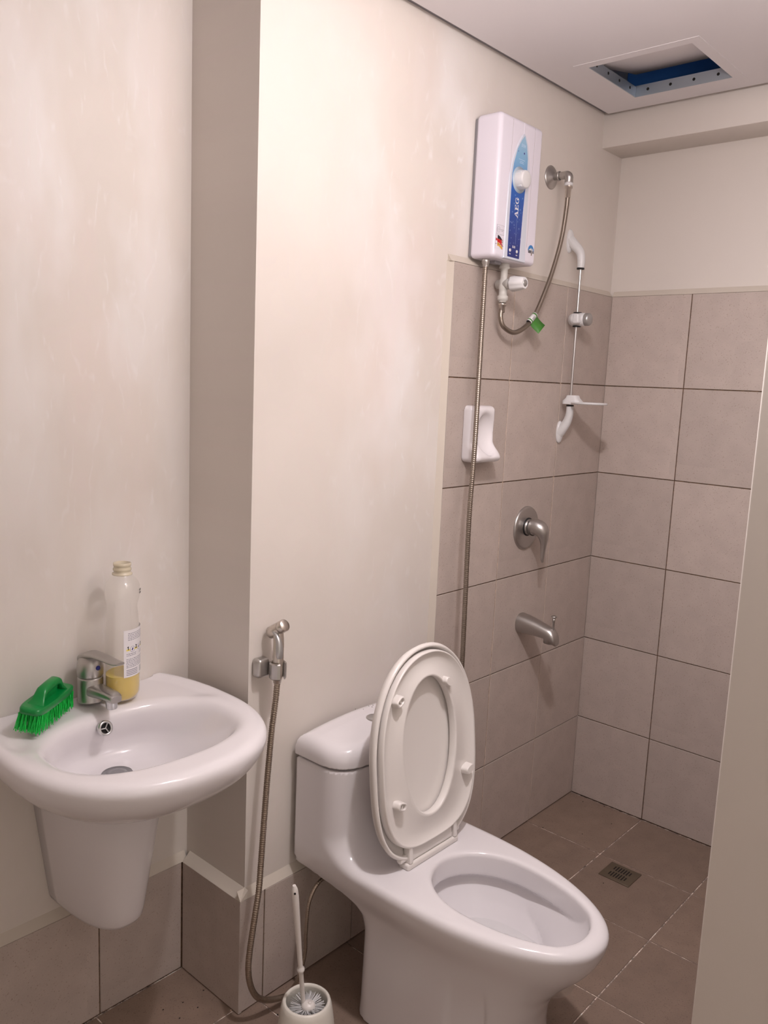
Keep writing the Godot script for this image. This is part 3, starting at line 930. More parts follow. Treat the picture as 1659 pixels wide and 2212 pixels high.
# ------------------------------------------------------------------ things on the basin
func label_img() -> ImageTexture:
	var im := Image.create(256, 320, false, Image.FORMAT_RGB8)
	im.fill(Color(0.9, 0.89, 0.9))
	var r := RandomNumberGenerator.new(); r.seed = 8
	var ink := Color(0.45, 0.44, 0.5)
	for band in [[22, 5, 34, 200], [160, 2, 22, 105], [160, 2, 148, 235], [196, 6, 20, 236]]:
		for k in range(band[1]):
			var y: int = band[0] + k * 11
			var xx: int = band[2]
			while xx < band[3]:
				var w := r.randi_range(5, 18)
				im.fill_rect(Rect2i(xx, y, mini(w, band[3] - xx), 4), ink)
				xx += w + 4
	im.fill_rect(Rect2i(20, 128, 216, 12), Color(0.93, 0.86, 0.45))
	for q in [70, 140, 212]:
		for y in range(-20, 21):
			for xx in range(-20, 21):
				var d := sqrt(float(xx * xx + y * y))
				if d < 20: im.set_pixel(q + xx, 132 + y, Color(0.92, 0.91, 0.93) if d < 17.5 else ink)
				if absf(xx * 0.8 + y * 0.5) < 5 and absf(y - xx) < 13: im.set_pixel(q + xx, 132 + y, Color(0.25, 0.22, 0.45))
	var xx := 150
	im.fill_rect(Rect2i(146, 266, 92, 46), Color(0.95, 0.95, 0.95))
	while xx < 232:
		var w := r.randi_range(1, 4)
		im.fill_rect(Rect2i(xx, 268, w, 42), Color(0.25, 0.24, 0.28))
		xx += w + r.randi_range(2, 4)
	for k in range(4): im.fill_rect(Rect2i(20, 270 + k * 11, 100, 4), ink)
	im.generate_mipmaps()
	return ImageTexture.create_from_image(im)

func bottle():
	var c := Vector3(-1.757, 0.7885, -0.163)
	var o := thing("soap_bottle", c, "clear plastic dish soap bottle a quarter full of yellow liquid, capless, behind the faucet", "bottle")
	var az := deg_to_rad(32.0)
	var bs := Basis(Vector3(0, 1, 0), az)
	var prof := [[0.0, 0.0], [0.0, 0.03], [0.003, 0.037], [0.012, 0.0415], [0.03, 0.0425], [0.09, 0.042], [0.13, 0.041], [0.16, 0.0395], [0.185, 0.0375], [0.197, 0.0355], [0.205, 0.0362], [0.214, 0.0395], [0.224, 0.042], [0.235, 0.0425], [0.244, 0.0405], [0.252, 0.0355], [0.26, 0.028], [0.266, 0.022], [0.271, 0.0185], [0.276, 0.0175], [0.281, 0.0175]]
	var s := Sh.new()
	var rings := []
	for q in prof:
		var r := PackedVector3Array()
		var oval := lerpf(0.8, 1.0, smoothstep(0.235, 0.268, q[0]))
		for k in range(40):
			var a := TAU * k / 40.0
			var flute: float = 1.0 + 0.012 * cos(a * 12.0) * smoothstep(0.15, 0.165, q[0]) * smoothstep(0.205, 0.19, q[0])
			r.append(c + bs * Vector3(q[1] * cos(a) * flute, q[0], q[1] * sin(a) * oval * flute))
		rings.append(r)
	s.loft(rings, 0, false, false)
	part(o, "shell", s, M.bottle)
	# screw neck
	s = Sh.new()
	s.lathe([Vector2(0.0178, 0.268), Vector2(0.0205, 0.269), Vector2(0.0205, 0.272), Vector2(0.0175, 0.273), Vector2(0.0172, 0.277), Vector2(0.0188, 0.279), Vector2(0.0188, 0.282), Vector2(0.0172, 0.284), Vector2(0.0172, 0.287), Vector2(0.0182, 0.288), Vector2(0.0182, 0.2935), Vector2(0.0150, 0.2945), Vector2(0.0145, 0.27)], Transform3D(bs, c), 28)
	var nk := mat(Color(0.9, 0.86, 0.76, 0.75), 0.25)
	nk.transparency = BaseMaterial3D.TRANSPARENCY_ALPHA
	part(o, "neck", s, nk, "yellowed screw neck")
	# liquid, its level line slightly below the label
	s = Sh.new()
	rings = []
	for q in [[0.0015, 0.029], [0.004, 0.0355], [0.012, 0.0402], [0.03, 0.0412], [0.056, 0.0412]]:
		var r := PackedVector3Array()
		for k in range(40):
			var a := TAU * k / 40.0
			r.append(c + bs * Vector3(q[1] * cos(a), q[0], q[1] * sin(a) * 0.79))
		rings.append(r)
	s.loft(rings, 0)
	part(o, "liquid", s, M.liquid, "yellow liquid soap")
	# paper label wrapped round the wide face
	var st := SurfaceTool.new()
	st.begin(Mesh.PRIMITIVE_TRIANGLES)
	var gpt := func(t: float, y: float) -> Vector3:
		var a := lerpf(0.2 * PI, 0.8 * PI, 1.0 - t) 
		return bs * Vector3(0.0428 * cos(a), y, 0.0428 * sin(a) * 0.805)
	for i in range(24):
		var t0 := i / 24.0; var t1 := (i + 1) / 24.0
		var p := [gpt.call(t0, 0.055), gpt.call(t0, 0.157), gpt.call(t1, 0.157), gpt.call(t1, 0.055)]
		var uv := [Vector2(t0, 1), Vector2(t0, 0), Vector2(t1, 0), Vector2(t1, 1)]
		for k in [0, 1, 2, 0, 2, 3]:
			st.set_smooth_group(0)
			st.set_uv(uv[k]); st.add_vertex(p[k])
	st.generate_normals()
	var lm := mat(Color.WHITE, 0.45)
	lm.albedo_texture = label_img()
	var lb := put(o, "label", st.commit(), lm)
	lb.set_meta("label", "white instruction label with three numbered pictures")
	for k in range(3):
		var tt: float = [0.13, 0.41, 0.69][k]
		var a0 := lerpf(0.2 * PI, 0.8 * PI, 1.0 - tt)
		var nrm := (bs * Vector3(cos(a0) / 0.0428, 0, sin(a0) / 0.0345)).normalized()
		var pos: Vector3 = c + gpt.call(tt, 0.118) + nrm * 0.0002
		text(lb, "numeral", str(k + 1), "Droid Sans", true, 0.008, 0.0, Transform3D(Basis(Vector3(0, 1, 0).cross(nrm), Vector3(0, 1, 0), nrm), pos), M.black)
	# date stamp on the shoulder
	for k in range(2):
		var a0 := deg_to_rad(72.0)
		var nrm := (bs * Vector3(cos(a0), 0, sin(a0))).normalized()
		text(o, "date_stamp", ["04 2021", "0814"][k], "Droid Sans Mono", true, 0.004, 0.014, Transform3D(Basis(Vector3(0, 1, 0).cross(nrm), Vector3(0, 1, 0), nrm), c + bs * Vector3(0.0428 * cos(a0), 0.236 - 0.006 * k, 0.0428 * sin(a0) * 0.82)), M.black)

func scrub_brush():
	var c := Vector3(-1.931, 0.835, -0.148)
	var ax := Vector3(0.79, -0.02, -0.61).normalized()
	var up := Vector3(0.05, 1, 0.12)
	up = (up - ax * up.dot(ax)).normalized()
	var xf := Transform3D(Basis(ax, up, ax.cross(up)), c)
	var o := thing("scrub_brush", c, "green plastic scrubbing brush lying on the left back corner of the washbasin", "brush")
	var s := Sh.new()
	var rings := []
	for q in [[-0.007, 0.96], [-0.005, 1.0], [0.003, 1.0], [0.0055, 0.97], [0.0065, 0.9]]:
		var r := PackedVector3Array()
		for e in egg(Vector2.ZERO, 0.0765, 0.025, 0.025, 5.0, 5.0, 40): r.append(xf * Vector3(e.x * q[1], q[0], e.y * q[1]))
		rings.append(r)
	s.loft(rings, 0)
	part(o, "back", s, M.green)
	s = Sh.new()
	rings = []
	for q in [[-0.054, 0.004, 0.019, 0.002], [-0.042, 0.008, 0.014, 0.006], [-0.036, 0.016, 0.0115, 0.009], [-0.028, 0.024, 0.011, 0.009], [0.0, 0.0275, 0.0105, 0.009], [0.024, 0.0285, 0.0105, 0.0085], [0.033, 0.024, 0.0115, 0.009], [0.038, 0.015, 0.013, 0.008], [0.046, 0.006, 0.018, 0.004]]:
		var r := PackedVector3Array()
		for e in egg(Vector2.ZERO, q[2], q[3], q[3], 2.6, 2.6, 20): r.append(xf * Vector3(q[0], q[1] + e.y, e.x))
		rings.append(r)
	s.loft(rings, 0)
	# web under the grip
	s.rbox(Vector3(0.06, 0.022, 0.014), 0.005, 3, xf * Transform3D(Basis.IDENTITY, Vector3(-0.002, 0.013, 0)), 8)
	part(o, "grip", s, M.green)
	# bristle tufts
	s = Sh.new()
	var r2 := RandomNumberGenerator.new(); r2.seed = 4
	for i in range(21):
		for j in range(6):
			var bx := -0.07 + 0.007 * i; var bz := -0.0195 + 0.0078 * j
			for k in range(5):
				var a := r2.randf() * TAU
				var root := Vector3(bx + cos(a) * 0.0018, -0.006, bz + sin(a) * 0.0018)
				var tip := Vector3(bx * 1.06 + r2.randf_range(-0.004, 0.004), -0.041 + r2.randf_range(-0.003, 0.002), bz * 1.12 + r2.randf_range(-0.0045, 0.0045))
				s.tube([xf * root, xf * tip], [0.0011, 0.0007], 4, 0, 1.0, true)
	var b := part(o, "bristles", s, M.bristle)
	b.set_meta("kind", "stuff")

# ------------------------------------------------------------------ bidet sprayer
func bidet():
	var o := thing("spray_bracket", Vector3(-1.5, 0.836, -0.01), "chrome wall bracket holding the bidet sprayer", "bracket")
	var s := Sh.new()
	s.rbox(Vector3(0.034, 0.044, 0.026), 0.008, 3, Transform3D(Basis.IDENTITY, Vector3(-1.512, 0.84, 0.0)))
	for sx in [-1.0, 1.0]:
		var pts := []
		for k in range(9):
			var a := 0.35 + (PI - 0.7) * k / 8.0
			pts.append(Vector3(-1.489 - sx * sin(a - PI / 2) * 0.0175 + (0.0 if sx > 0 else 0.0), 0.836, 0.026 + cos(a - PI / 2) * 0.0))
	# clip: an open ring round the grip
	var ring0 := PackedVector3Array()
	var rings := []
	for h in [0.817, 0.82, 0.852, 0.855]:
		var ins: float = 0.002 if (h == 0.817 or h == 0.855) else 0.0
		var r := PackedVector3Array()
		for k in range(17):
			var a := deg_to_rad(115.0) + deg_to_rad(310.0) * k / 16.0
			r.append(Vector3(-1.489 + (0.0195 - ins) * cos(a), h, 0.03 + (0.0195 - ins) * sin(a)))
		for k in range(17):
			var a := deg_to_rad(115.0) + deg_to_rad(310.0) * (16 - k) / 16.0
			r.append(Vector3(-1.489 + (0.0135 + ins) * cos(a), h, 0.03 + (0.0135 + ins) * sin(a)))
		rings.append(r)
	var m := s.mark()
	for i in range(3):
		for k in range(34):
			var k2 := (k + 1) % 34
			s.quad(rings[i][k], rings[i][k2], rings[i + 1][k2], rings[i + 1][k], -1)
	for k in range(16):
		s.quad(rings[3][k], rings[3][k + 1], rings[3][32 - k], rings[3][33 - k], -1)
		s.quad(rings[0][k], rings[0][33 - k], rings[0][32 - k], rings[0][k + 1], -1)
	s.orient(m)
	part(o, "clip", s, M.dull)
	var b := thing("bidet_sprayer", Vector3(-1.489, 0.805, 0.03), "chrome hand bidet sprayer on a long ribbed hose beside the toilet", "sprayer")
	s = Sh.new()
	s.tube(spline([Vector3(-1.49, 0.806, 0.03), Vector3(-1.489, 0.835, 0.03), Vector3(-1.488, 0.87, 0.029), Vector3(-1.487, 0.9, 0.0285), Vector3(-1.487, 0.928, 0.026)], 20), [0.0085, 0.0095, 0.0115, 0.0122, 0.0125, 0.0126, 0.0126, 0.0126, 0.0125, 0.0125, 0.0124, 0.0123, 0.0122, 0.0121, 0.012, 0.0119, 0.0117, 0.0115, 0.0112, 0.011], 20)
	part(b, "handle", s, M.steel)
	s = Sh.new()
	var hd := Vector3(0.05, 0.62, 1.0).normalized()
	s.lathe([Vector2(0, 0), Vector2(0.0115, 0), Vector2(0.0138, 0.002), Vector2(0.0138, 0.034), Vector2(0.013, 0.035), Vector2(0.013, 0.037), Vector2(0.014, 0.038), Vector2(0.014, 0.052), Vector2(0.0125, 0.054), Vector2(0.0, 0.0535)], along(Vector3(-1.489, 0.915, 0.002), hd), 28)
	part(b, "spray_head", s, M.steel)
	s = Sh.new()
	s.tube(spline([Vector3(-1.497, 0.928, 0.02), Vector3(-1.499, 0.915, 0.038), Vector3(-1.5, 0.895, 0.046), Vector3(-1.501, 0.87, 0.048)], 12), [0.0035, 0.004, 0.0045, 0.005, 0.0055, 0.006, 0.0065, 0.0068, 0.007, 0.007, 0.0065, 0.005], 12, 0, 1.2)
	part(b, "trigger", s, M.silver)
	var h := hose([Vector3(-1.4895, 0.81, 0.03), Vector3(-1.493, 0.77, 0.03), Vector3(-1.503, 0.694, 0.03), Vector3(-1.512, 0.593, 0.03), Vector3(-1.52, 0.491, 0.031), Vector3(-1.531, 0.39, 0.036), Vector3(-1.543, 0.335, 0.045), Vector3(-1.557, 0.28, 0.05), Vector3(-1.57, 0.2, 0.05), Vector3(-1.573, 0.15, 0.05), Vector3(-1.563, 0.102, 0.05), Vector3(-1.541, 0.064, 0.05), Vector3(-1.508, 0.04, 0.05), Vector3(-1.47, 0.026, 0.052), Vector3(-1.448, 0.02, 0.05)], 0.0072, 0.005, 0.13)
	part(b, "hose", h, M.steel_dark)

# ------------------------------------------------------------------ toilet brush
func toilet_brush():
	var c := Vector3(-1.517, 0, 0.184)
	var o := thing("brush_holder", c, "frosted white round toilet brush cup on the floor", "holder")
	var s := Sh.new()
	s.lathe([Vector2(0, 0.004), Vector2(0.06, 0.004), Vector2(0.067, 0.0), Vector2(0.07, 0.004), Vector2(0.066, 0.04), Vector2(0.0605, 0.085), Vector2(0.056, 0.112), Vector2(0.053, 0.122), Vector2(0.0495, 0.1255), Vector2(0.046, 0.124), Vector2(0.0455, 0.118), Vector2(0.049, 0.085), Vector2(0.055, 0.03), Vector2(0.0, 0.012)], Transform3D(Basis.IDENTITY, c), 40)
	part(o, "cup", s, M.cup)
	var bp := c + Vector3(-0.004, 0.1, 0.004)
	var b := thing("toilet_brush", bp, "white toilet brush with a long flat handle standing in its cup", "brush")
	var top := Vector3(-1.568, 0.424, 0.188)
	var base := Vector3(-1.523, 0.116, 0.18)
	var dir := (top - base).normalized()
	s = Sh.new()
	var pts := []; var rad := []
	for q in [[0.0, 0.0052], [0.2, 0.005], [0.26, 0.0052], [0.275, 0.0058], [0.29, 0.0085], [0.305, 0.0085], [0.315, 0.0058], [0.33, 0.0052], [0.5, 0.0058], [0.65, 0.0068], [0.8, 0.0078], [0.92, 0.0082], [0.97, 0.007], [1.0, 0.0035]]:
		pts.append(base.lerp(top, q[0])); rad.append(q[1])
	s.tube(pts, rad, 16)
	var hd := part(b, "handle", s, M.plastic)
	s = Sh.new()
	s.lathe([Vector2(0, 0.0006), Vector2(0.0022, 0.0006), Vector2(0.0024, -0.002)], along(base.lerp(top, 0.95) + Vector3(-0.005, 0, 0.0065), Vector3(-0.6, 0.05, 0.8)), 12)
	part(hd, "hanging_hole", s, M.dark)
	s = Sh.new()
	s.ellipsoid(c + Vector3(-0.002, 0.114, 0.008), Vector3(0.016, 0.011, 0.016))
	s.ellipsoid(c + Vector3(-0.002, 0.124, 0.012), Vector3(0.004, 0.003, 0.004))
	part(b, "core", s, M.plastic)
	s = Sh.new()
	var r2 := RandomNumberGenerator.new(); r2.seed = 9
	for k in range(420):
		var a := r2.randf() * TAU
		var e := r2.randf_range(-0.9, 0.5)
		var d := Vector3(cos(a) * cos(e), sin(e) * 0.8, sin(a) * cos(e))
		var p0 := c + Vector3(-0.002, 0.108, 0.004) + d * 0.008
		s.tube([p0, p0 + d * r2.randf_range(0.027, 0.033)], [0.0009, 0.0006], 4)
	var br := part(b, "bristles", s, M.white)
	br.set_meta("kind", "stuff")

# ------------------------------------------------------------------ water heater and its plumbing
func film_img() -> ImageTexture:
	var im := Image.create(96, 512, false, Image.FORMAT_RGB8)
	var stops := [[0.0, Color(0.62, 0.76, 0.86)], [0.2, Color(0.5, 0.69, 0.84)], [0.36, Color(0.36, 0.56, 0.78)], [0.4, Color(0.13, 0.38, 0.72)], [0.6, Color(0.12, 0.32, 0.66)], [0.8, Color(0.12, 0.23, 0.56)], [1.0, Color(0.09, 0.15, 0.45)]]
	for y in range(512):
		var t := y / 511.0
		var k := 0
		while k < stops.size() - 2 and stops[k + 1][0] < t: k += 1
		var c: Color = stops[k][1].lerp(stops[k + 1][1], (t - stops[k][0]) / (stops[k + 1][0] - stops[k][0]))
		im.fill_rect(Rect2i(0, y, 96, 1), c)
	var r := RandomNumberGenerator.new(); r.seed = 21
	for n in range(46):
		var bx := r.randi_range(4, 91); var by := r.randi_range(250, 470); var rad := r.randf_range(1.5, 4.0)
		for y in range(-5, 6):
			for x in range(-5, 6):
				var d := sqrt(float(x * x + y * y))
				if d < rad and bx + x >= 0 and bx + x < 96:
					im.set_pixel(bx + x, by + y, im.get_pixel(bx + x, by + y).lerp(Color(0.75, 0.85, 0.95), 0.45 * (1.0 if x + y < 0 else 0.5)))
	im.fill_rect(Rect2i(47, 345, 1, 110), Color(0.6, 0.7, 0.88))
	for q in [[36, 100, 40], [44, 108, 24], [42, 114, 28]]: im.fill_rect(Rect2i(q[0], q[1], q[2], 2), Color(0.72, 0.83, 0.92))
	return ImageTexture.create_from_image(im)

func heater():
	var o := thing("water_heater", Vector3(-0.715, 1.815, ZP), "white electric shower water heater box with a blue control strip", "water heater")
	var s := Sh.new()
	s.rbox(Vector3(0.205, 0.362, 0.08), 0.013, 4, Transform3D(Basis.IDENTITY, Vector3(-0.7145, 1.996, 0.032)))
	part(o, "casing", s, M.heater)
	s = Sh.new()
	s.rbox(Vector3(0.199, 0.35, 0.014), 0.004, 2, Transform3D(Basis.IDENTITY, Vector3(-0.7145, 1.994, -0.006)))
	part(o, "back_plate", s, M.print_grey)
	# thin seams of the front shell
	for q in [[-0.766, 1.83, -0.7615, 2.168], [-0.658, 1.86, -0.6555, 2.17]]:
		s = Sh.new()
		s.tube([Vector3(q[0] - 0.004, q[1], 0.0715), Vector3(q[2], q[3], 0.0715)], 0.0009, 6)
		part(o, "seam", s, M.seam)
	s = Sh.new()
	s.tube([Vector3(-0.7085, 2.142, 0.072), Vector3(-0.709, 2.17, 0.0715)], 0.0014, 6)
	part(o, "seam", s, M.heater)
	# raised pointed arch with the printed film in it
	var arch := PackedVector2Array([Vector2(-0.7725, 1.818), Vector2(-0.668, 1.818), Vector2(-0.6715, 1.93), Vector2(-0.673, 2.0), Vector2(-0.673, 2.055), Vector2(-0.679, 2.09), Vector2(-0.688, 2.118), Vector2(-0.7, 2.139), Vector2(-0.7085, 2.144), Vector2(-0.718, 2.138), Vector2(-0.735, 2.115), Vector2(-0.752, 2.084), Vector2(-0.762, 2.055), Vector2(-0.768, 2.02), Vector2(-0.771, 1.95)])
	s = Sh.new()
	s.prism(arch, 0.0065, 0.002, Transform3D(Basis.IDENTITY, Vector3(0, 0, 0.068)))
	var fr := part(o, "control_frame", s, mat(Color(0.82, 0.84, 0.89), 0.25))
	var film := PackedVector2Array([Vector2(-0.7565, 1.824), Vector2(-0.7, 1.824), Vector2(-0.696, 1.936), Vector2(-0.692, 2.0), Vector2(-0.6875, 2.05), Vector2(-0.6885, 2.085), Vector2(-0.6965, 2.117), Vector2(-0.7085, 2.138), Vector2(-0.722, 2.124), Vector2(-0.7385, 2.1), Vector2(-0.752, 2.062), Vector2(-0.757, 2.03), Vector2(-0.757, 1.93)])
	s = Sh.new()
	s.prism(film, 0.0006, 0.0, Transform3D(Basis.IDENTITY, Vector3(0, 0, 0.0744)))
	var fm := mat(Color.WHITE, 0.25)
	fm.albedo_texture = film_img()
	var fl := part(fr, "control_film", s, fm, "", func(p: Vector3): return Vector2((p.x + 0.757) / 0.07, (2.138 - p.y) / 0.314))
	var zt := 0.0752
	text(fr, "lettering", "AEG", "Droid Serif", true, 0.0165, 0.052, Transform3D(Basis(Vector3(0, 0, 1), PI / 2), Vector3(-0.7265, 1.953, zt)), M.white)
	text(fr, "lettering", "ELCB", "Droid Sans", true, 0.006, 0.013, Transform3D(Basis.IDENTITY, Vector3(-0.729, 1.8515, zt)), M.white)
	for q in [[-0.746, "Test"], [-0.713, "Reset"]]:
		s = Sh.new()
		s.lathe([Vector2(0, 0.0022), Vector2(0.0036, 0.002), Vector2(0.0045, 0)], along(Vector3(q[0], 1.8415, zt - 0.0005), Vector3(0, 0, 1)), 20)
		part(fr, "button", s, M.white)
		text(fr, "lettering", q[1], "Droid Sans", false, 0.0028, 0.007, Transform3D(Basis.IDENTITY, Vector3(q[0], 1.832, zt)), M.white)
	for q in [[-0.7065, 2.094, 0.0026, M.blue], [-0.735, 2.0945, 0.0014, M.blue]]:
		s = Sh.new()
		s.lathe([Vector2(0, 0.0006), Vector2(q[2], 0.0004), Vector2(q[2], 0)], along(Vector3(q[0], q[1], zt - 0.0003), Vector3(0, 0, 1)), 14)
		part(fr, "indicator", s, q[3])
	text(fr, "lettering", "DDH", "Droid Sans", false, 0.008, 0.02, Transform3D(Basis.IDENTITY, Vector3(-0.712, 2.112, zt)), mat(Color(0.72, 0.82, 0.9), 0.4))
	# dial
	s = Sh.new()
	s.lathe([Vector2(0, 0.0004), Vector2(0.0335, 0.0004), Vector2(0.0335, 0)], along(Vector3(-0.722, 2.024, zt - 0.0002), Vector3(0, 0, 1)), 40)
	var di := part(fr, "dial_ring", s, mat(Color(0.72, 0.79, 0.85), 0.3))
	s = Sh.new()
	s.lathe([Vector2(0.0255, 0), Vector2(0.0252, 0.006), Vector2(0.0225, 0.02), Vector2(0.021, 0.0225), Vector2(0.018, 0.0235), Vector2(0, 0.0235)], along(Vector3(-0.722, 2.024, zt), Vector3(0, 0, 1)), 40)
	for q in [0.95, 2.5, 4.05, 5.6]:
		s.rbox(Vector3(0.006, 0.004, 0.018), 0.0015, 2, Transform3D(Basis(Vector3(0, 0, 1), q), Vector3(-0.722 + cos(q + PI / 2) * 0.0235, 2.024 + sin(q + PI / 2) * 0.0235, zt + 0.009)), 6)
	part(o, "dial", s, M.white)
	# stickers on the front
	var zs := 0.0722
	s = Sh.new()
	s.rbox(Vector3(0.034, 0.024, 0.0004), 0.0001, 1, Transform3D(Basis.IDENTITY, Vector3(-0.791, 1.886, zs)))
	var k1 := part(o, "sticker", s, M.heater)
	s = Sh.new()
	for q in [[-0.0172, -0.0122, 0.0172, -0.0118], [-0.0172, 0.0118, 0.0172, 0.0122], [-0.0172, -0.0122, -0.0168, 0.0122], [-0.001, 0.0008, 0.0155, 0.0016], [0.003, -0.0025, 0.012, -0.0015]]:
		s.box(Vector3(-0.791 + q[0], 1.886 + q[1], zs), Vector3(-0.791 + q[2], 1.886 + q[3], zs + 0.0004))
	for q in [0.0068, 0.0025]:
		var ci := []
		for k in range(25): ci.append(Vector3(-0.8 + q * cos(TAU * k / 24.0), 1.886 + q * sin(TAU * k / 24.0), zs + 0.0003))
		s.tube(ci, 0.0004, 4)
	part(k1, "print", s, M.print_grey)
	# flag waving behind the word
	var fc := [mat(Color(0.09, 0.08, 0.14), 0.4), M.red, M.gold]
	s = Sh.new()
	s.box(Vector3(-0.811, 1.838, zs - 0.0003), Vector3(-0.775, 1.873, zs + 0.0001))
	var k2 := part(o, "sticker", s, M.heater)
	for b in range(3):
		s = Sh.new()
		var up := PackedVector2Array(); var dn := PackedVector2Array()
		for k in range(9):
			var t := k / 8.0
			var wv := 0.0016 * sin(t * 5.0) - 0.008 * t
			var yt := 1.8715 - b * 0.009 + wv
			var thick := 0.009 * (1.0 - 0.25 * t)
			up.append(Vector2(-0.8025 + 0.024 * t, yt)); dn.append(Vector2(-0.8025 + 0.024 * t, yt - thick))
		dn.reverse()
		up.append_array(dn)
		s.prism(up, 0.0003, 0.0, Transform3D(Basis.IDENTITY, Vector3(0, 0, zs + 0.0001)))
		part(k2, "flag_stripe", s, fc[b])
	text(k2, "lettering", "Warranty", "Droid Sans", true, 0.007, 0.031, Transform3D(Basis(Vector3(0, 0, 1), -0.06), Vector3(-0.7955, 1.8595, zs + 0.0006)), M.red)
	text(k2, "lettering", "5", "Droid Serif", true, 0.015, 0.009, Transform3D(Basis.IDENTITY, Vector3(-0.779, 1.857, zs + 0.0007)), M.white)
	s = Sh.new()
	s.box(Vector3(-0.811, 1.849, zs), Vector3(-0.806, 1.85, zs + 0.0004)); s.box(Vector3(-0.803, 1.849, zs + 0.0003), Vector3(-0.784, 1.8498, zs + 0.0006)); s.box(Vector3(-0.782, 1.8455, zs), Vector3(-0.7745, 1.8463, zs + 0.0004))
	part(k2, "print", s, M.black)
	# half-round badge at the lower right corner
	s = Sh.new()
	var hc := PackedVector2Array()
	for k in range(17): hc.append(Vector2(-0.64 + 0.0145 * cos(PI * k / 16.0), 1.854 + 0.0155 * sin(PI * k / 16.0)))
	s.prism(hc, 0.0003, 0.0, Transform3D(Basis.IDENTITY, Vector3(0, 0, zs)))
	var k3 := part(o, "badge", s, M.print_blue)
	text(k3, "lettering", "GER", "Droid Sans", true, 0.0075, 0.0135, Transform3D(Basis.IDENTITY, Vector3(-0.6465, 1.8515, zs + 0.0006)), M.black)
	text(k3, "lettering", "A", "Droid Sans", true, 0.0075, 0.006, Transform3D(Basis.IDENTITY, Vector3(-0.629, 1.8515, zs + 0.0006)), M.black)
	s = Sh.new()
	s.prism(PackedVector2Array([Vector2(-0.638, 1.842), Vector2(-0.6345, 1.842), Vector2(-0.6352, 1.857), Vector2(-0.634, 1.8585), Vector2(-0.6385, 1.8585), Vector2(-0.6373, 1.857)]), 0.0004, 0.0, Transform3D(Basis.IDENTITY, Vector3(0, 0, zs + 0.0002)))
	part(k3, "tower", s, mat(Color(0.45, 0.36, 0.26), 0.5))
	s = Sh.new()
	s.prism(PackedVector2Array([Vector2(-0.652, 1.8545), Vector2(-0.647, 1.859), Vector2(-0.644, 1.8575), Vector2(-0.641, 1.8625), Vector2(-0.637, 1.8585), Vector2(-0.633, 1.861), Vector2(-0.628, 1.8545)]), 0.0004, 0.0, Transform3D(Basis.IDENTITY, Vector3(0, 0, zs + 0.0001)))
	part(k3, "skyline", s, M.white)
	# underside fittings
	s = Sh.new()
	s.rbox(Vector3(0.03, 0.012, 0.02), 0.003, 2, Transform3D(Basis.IDENTITY, Vector3(-0.745, 1.813, 0.03)))
	part(o, "terminal_block", s, M.print_grey)
	# power lead looping out of the right side into the wall
	s = Sh.new()
	s.tube(spline([Vector3(-0.63, 2.165, 0.01), Vector3(-0.592, 2.168, 0.008), Vector3(-0.555, 2.15, 0.004), Vector3(-0.535, 2.12, 0.0), Vector3(-0.541, 2.085, -0.003), Vector3(-0.565, 2.06, -0.008), Vector3(-0.59, 2.05, -0.018)], 40), 0.0055, 10)
	part(o, "power_lead", s, M.white, "white power lead looping into the wall")
	# stop valve under the heater
	var v := thing("stop_valve", Vector3(-0.699, 1.76, 0.03), "white plastic stop valve with a knob below the water heater", "valve")
	s = Sh.new()
	s.lathe([Vector2(0.0, 0.07), Vector2(0.0135, 0.07), Vector2(0.0135, 0.048), Vector2(0.0145, 0.046), Vector2(0.0145, 0.042), Vector2(0.0098, 0.04), Vector2(0.0098, 0.014), Vector2(0.0128, 0.01), Vector2(0.0132, -0.012), Vector2(0.0115, -0.016), Vector2(0.0115, -0.03), Vector2(0.0145, -0.032), Vector2(0.0145, -0.043), Vector2(0.011, -0.045), Vector2(0.011, -0.049), Vector2(0, -0.049)], Transform3D(Basis.IDENTITY, Vector3(-0.7, 1.76, 0.03)), 24)
	s.lathe([Vector2(0.0, -0.02), Vector2(0.0125, -0.02), Vector2(0.0125, 0.012), Vector2(0.0145, 0.014), Vector2(0.0145, 0.024), Vector2(0, 0.024)], along(Vector3(-0.7, 1.76, 0.03), Vector3(0, 0, 1)), 24)
	part(v, "body", s, M.pvc)
	s = Sh.new()
	var rings := []
	for q in [[0.055, 0.012], [0.057, 0.0205], [0.062, 0.0215], [0.097, 0.0165], [0.1, 0.0145]]:
		var r := PackedVector3Array()
		for k in range(42):
			var a := TAU * k / 42.0
			var rr: float = q[1] * (1.0 - 0.07 * maxf(0.0, cos(a * 7.0)))
			r.append(Vector3(-0.7 + rr * cos(a), 1.76 + rr * sin(a), q[0]))
		rings.append(r)
	s.loft(rings, 0)
	var kn := part(v, "knob", s, M.white)
	s = Sh.new()
	s.lathe([Vector2(0, 0.0015), Vector2(0.0085, 0.0015), Vector2(0.0095, 0.0005), Vector2(0.0095, -0.002)], along(Vector3(-0.7, 1.76, 0.1), Vector3(0, 0, 1)), 24)
	var cp := part(kn, "cap", s, M.silver, "silver cap")
	# braided hose from the wall elbow round to the valve
	var hp := [Vector3(-0.7, 1.705, 0.03), Vector3(-0.703, 1.69, 0.03), Vector3(-0.706, 1.668, 0.032), Vector3(-0.694, 1.645, 0.036), Vector3(-0.648, 1.633, 0.04), Vector3(-0.597, 1.652, 0.043), Vector3(-0.553, 1.689, 0.045), Vector3(-0.513, 1.753, 0.047), Vector3(-0.474, 1.83, 0.048), Vector3(-0.442, 1.919, 0.049), Vector3(-0.427, 2.004, 0.049), Vector3(-0.424, 2.06, 0.049)]
	var f := thing("inlet_hose", Vector3(-0.65, 1.633, 0.04), "braided steel hose looping from wall elbow to stop valve, with a green tag", "hose")
	s = hose(hp, 0.0068, 0.004, 0.05, 12)
	part(f, "braid", s, M.steel_hose)
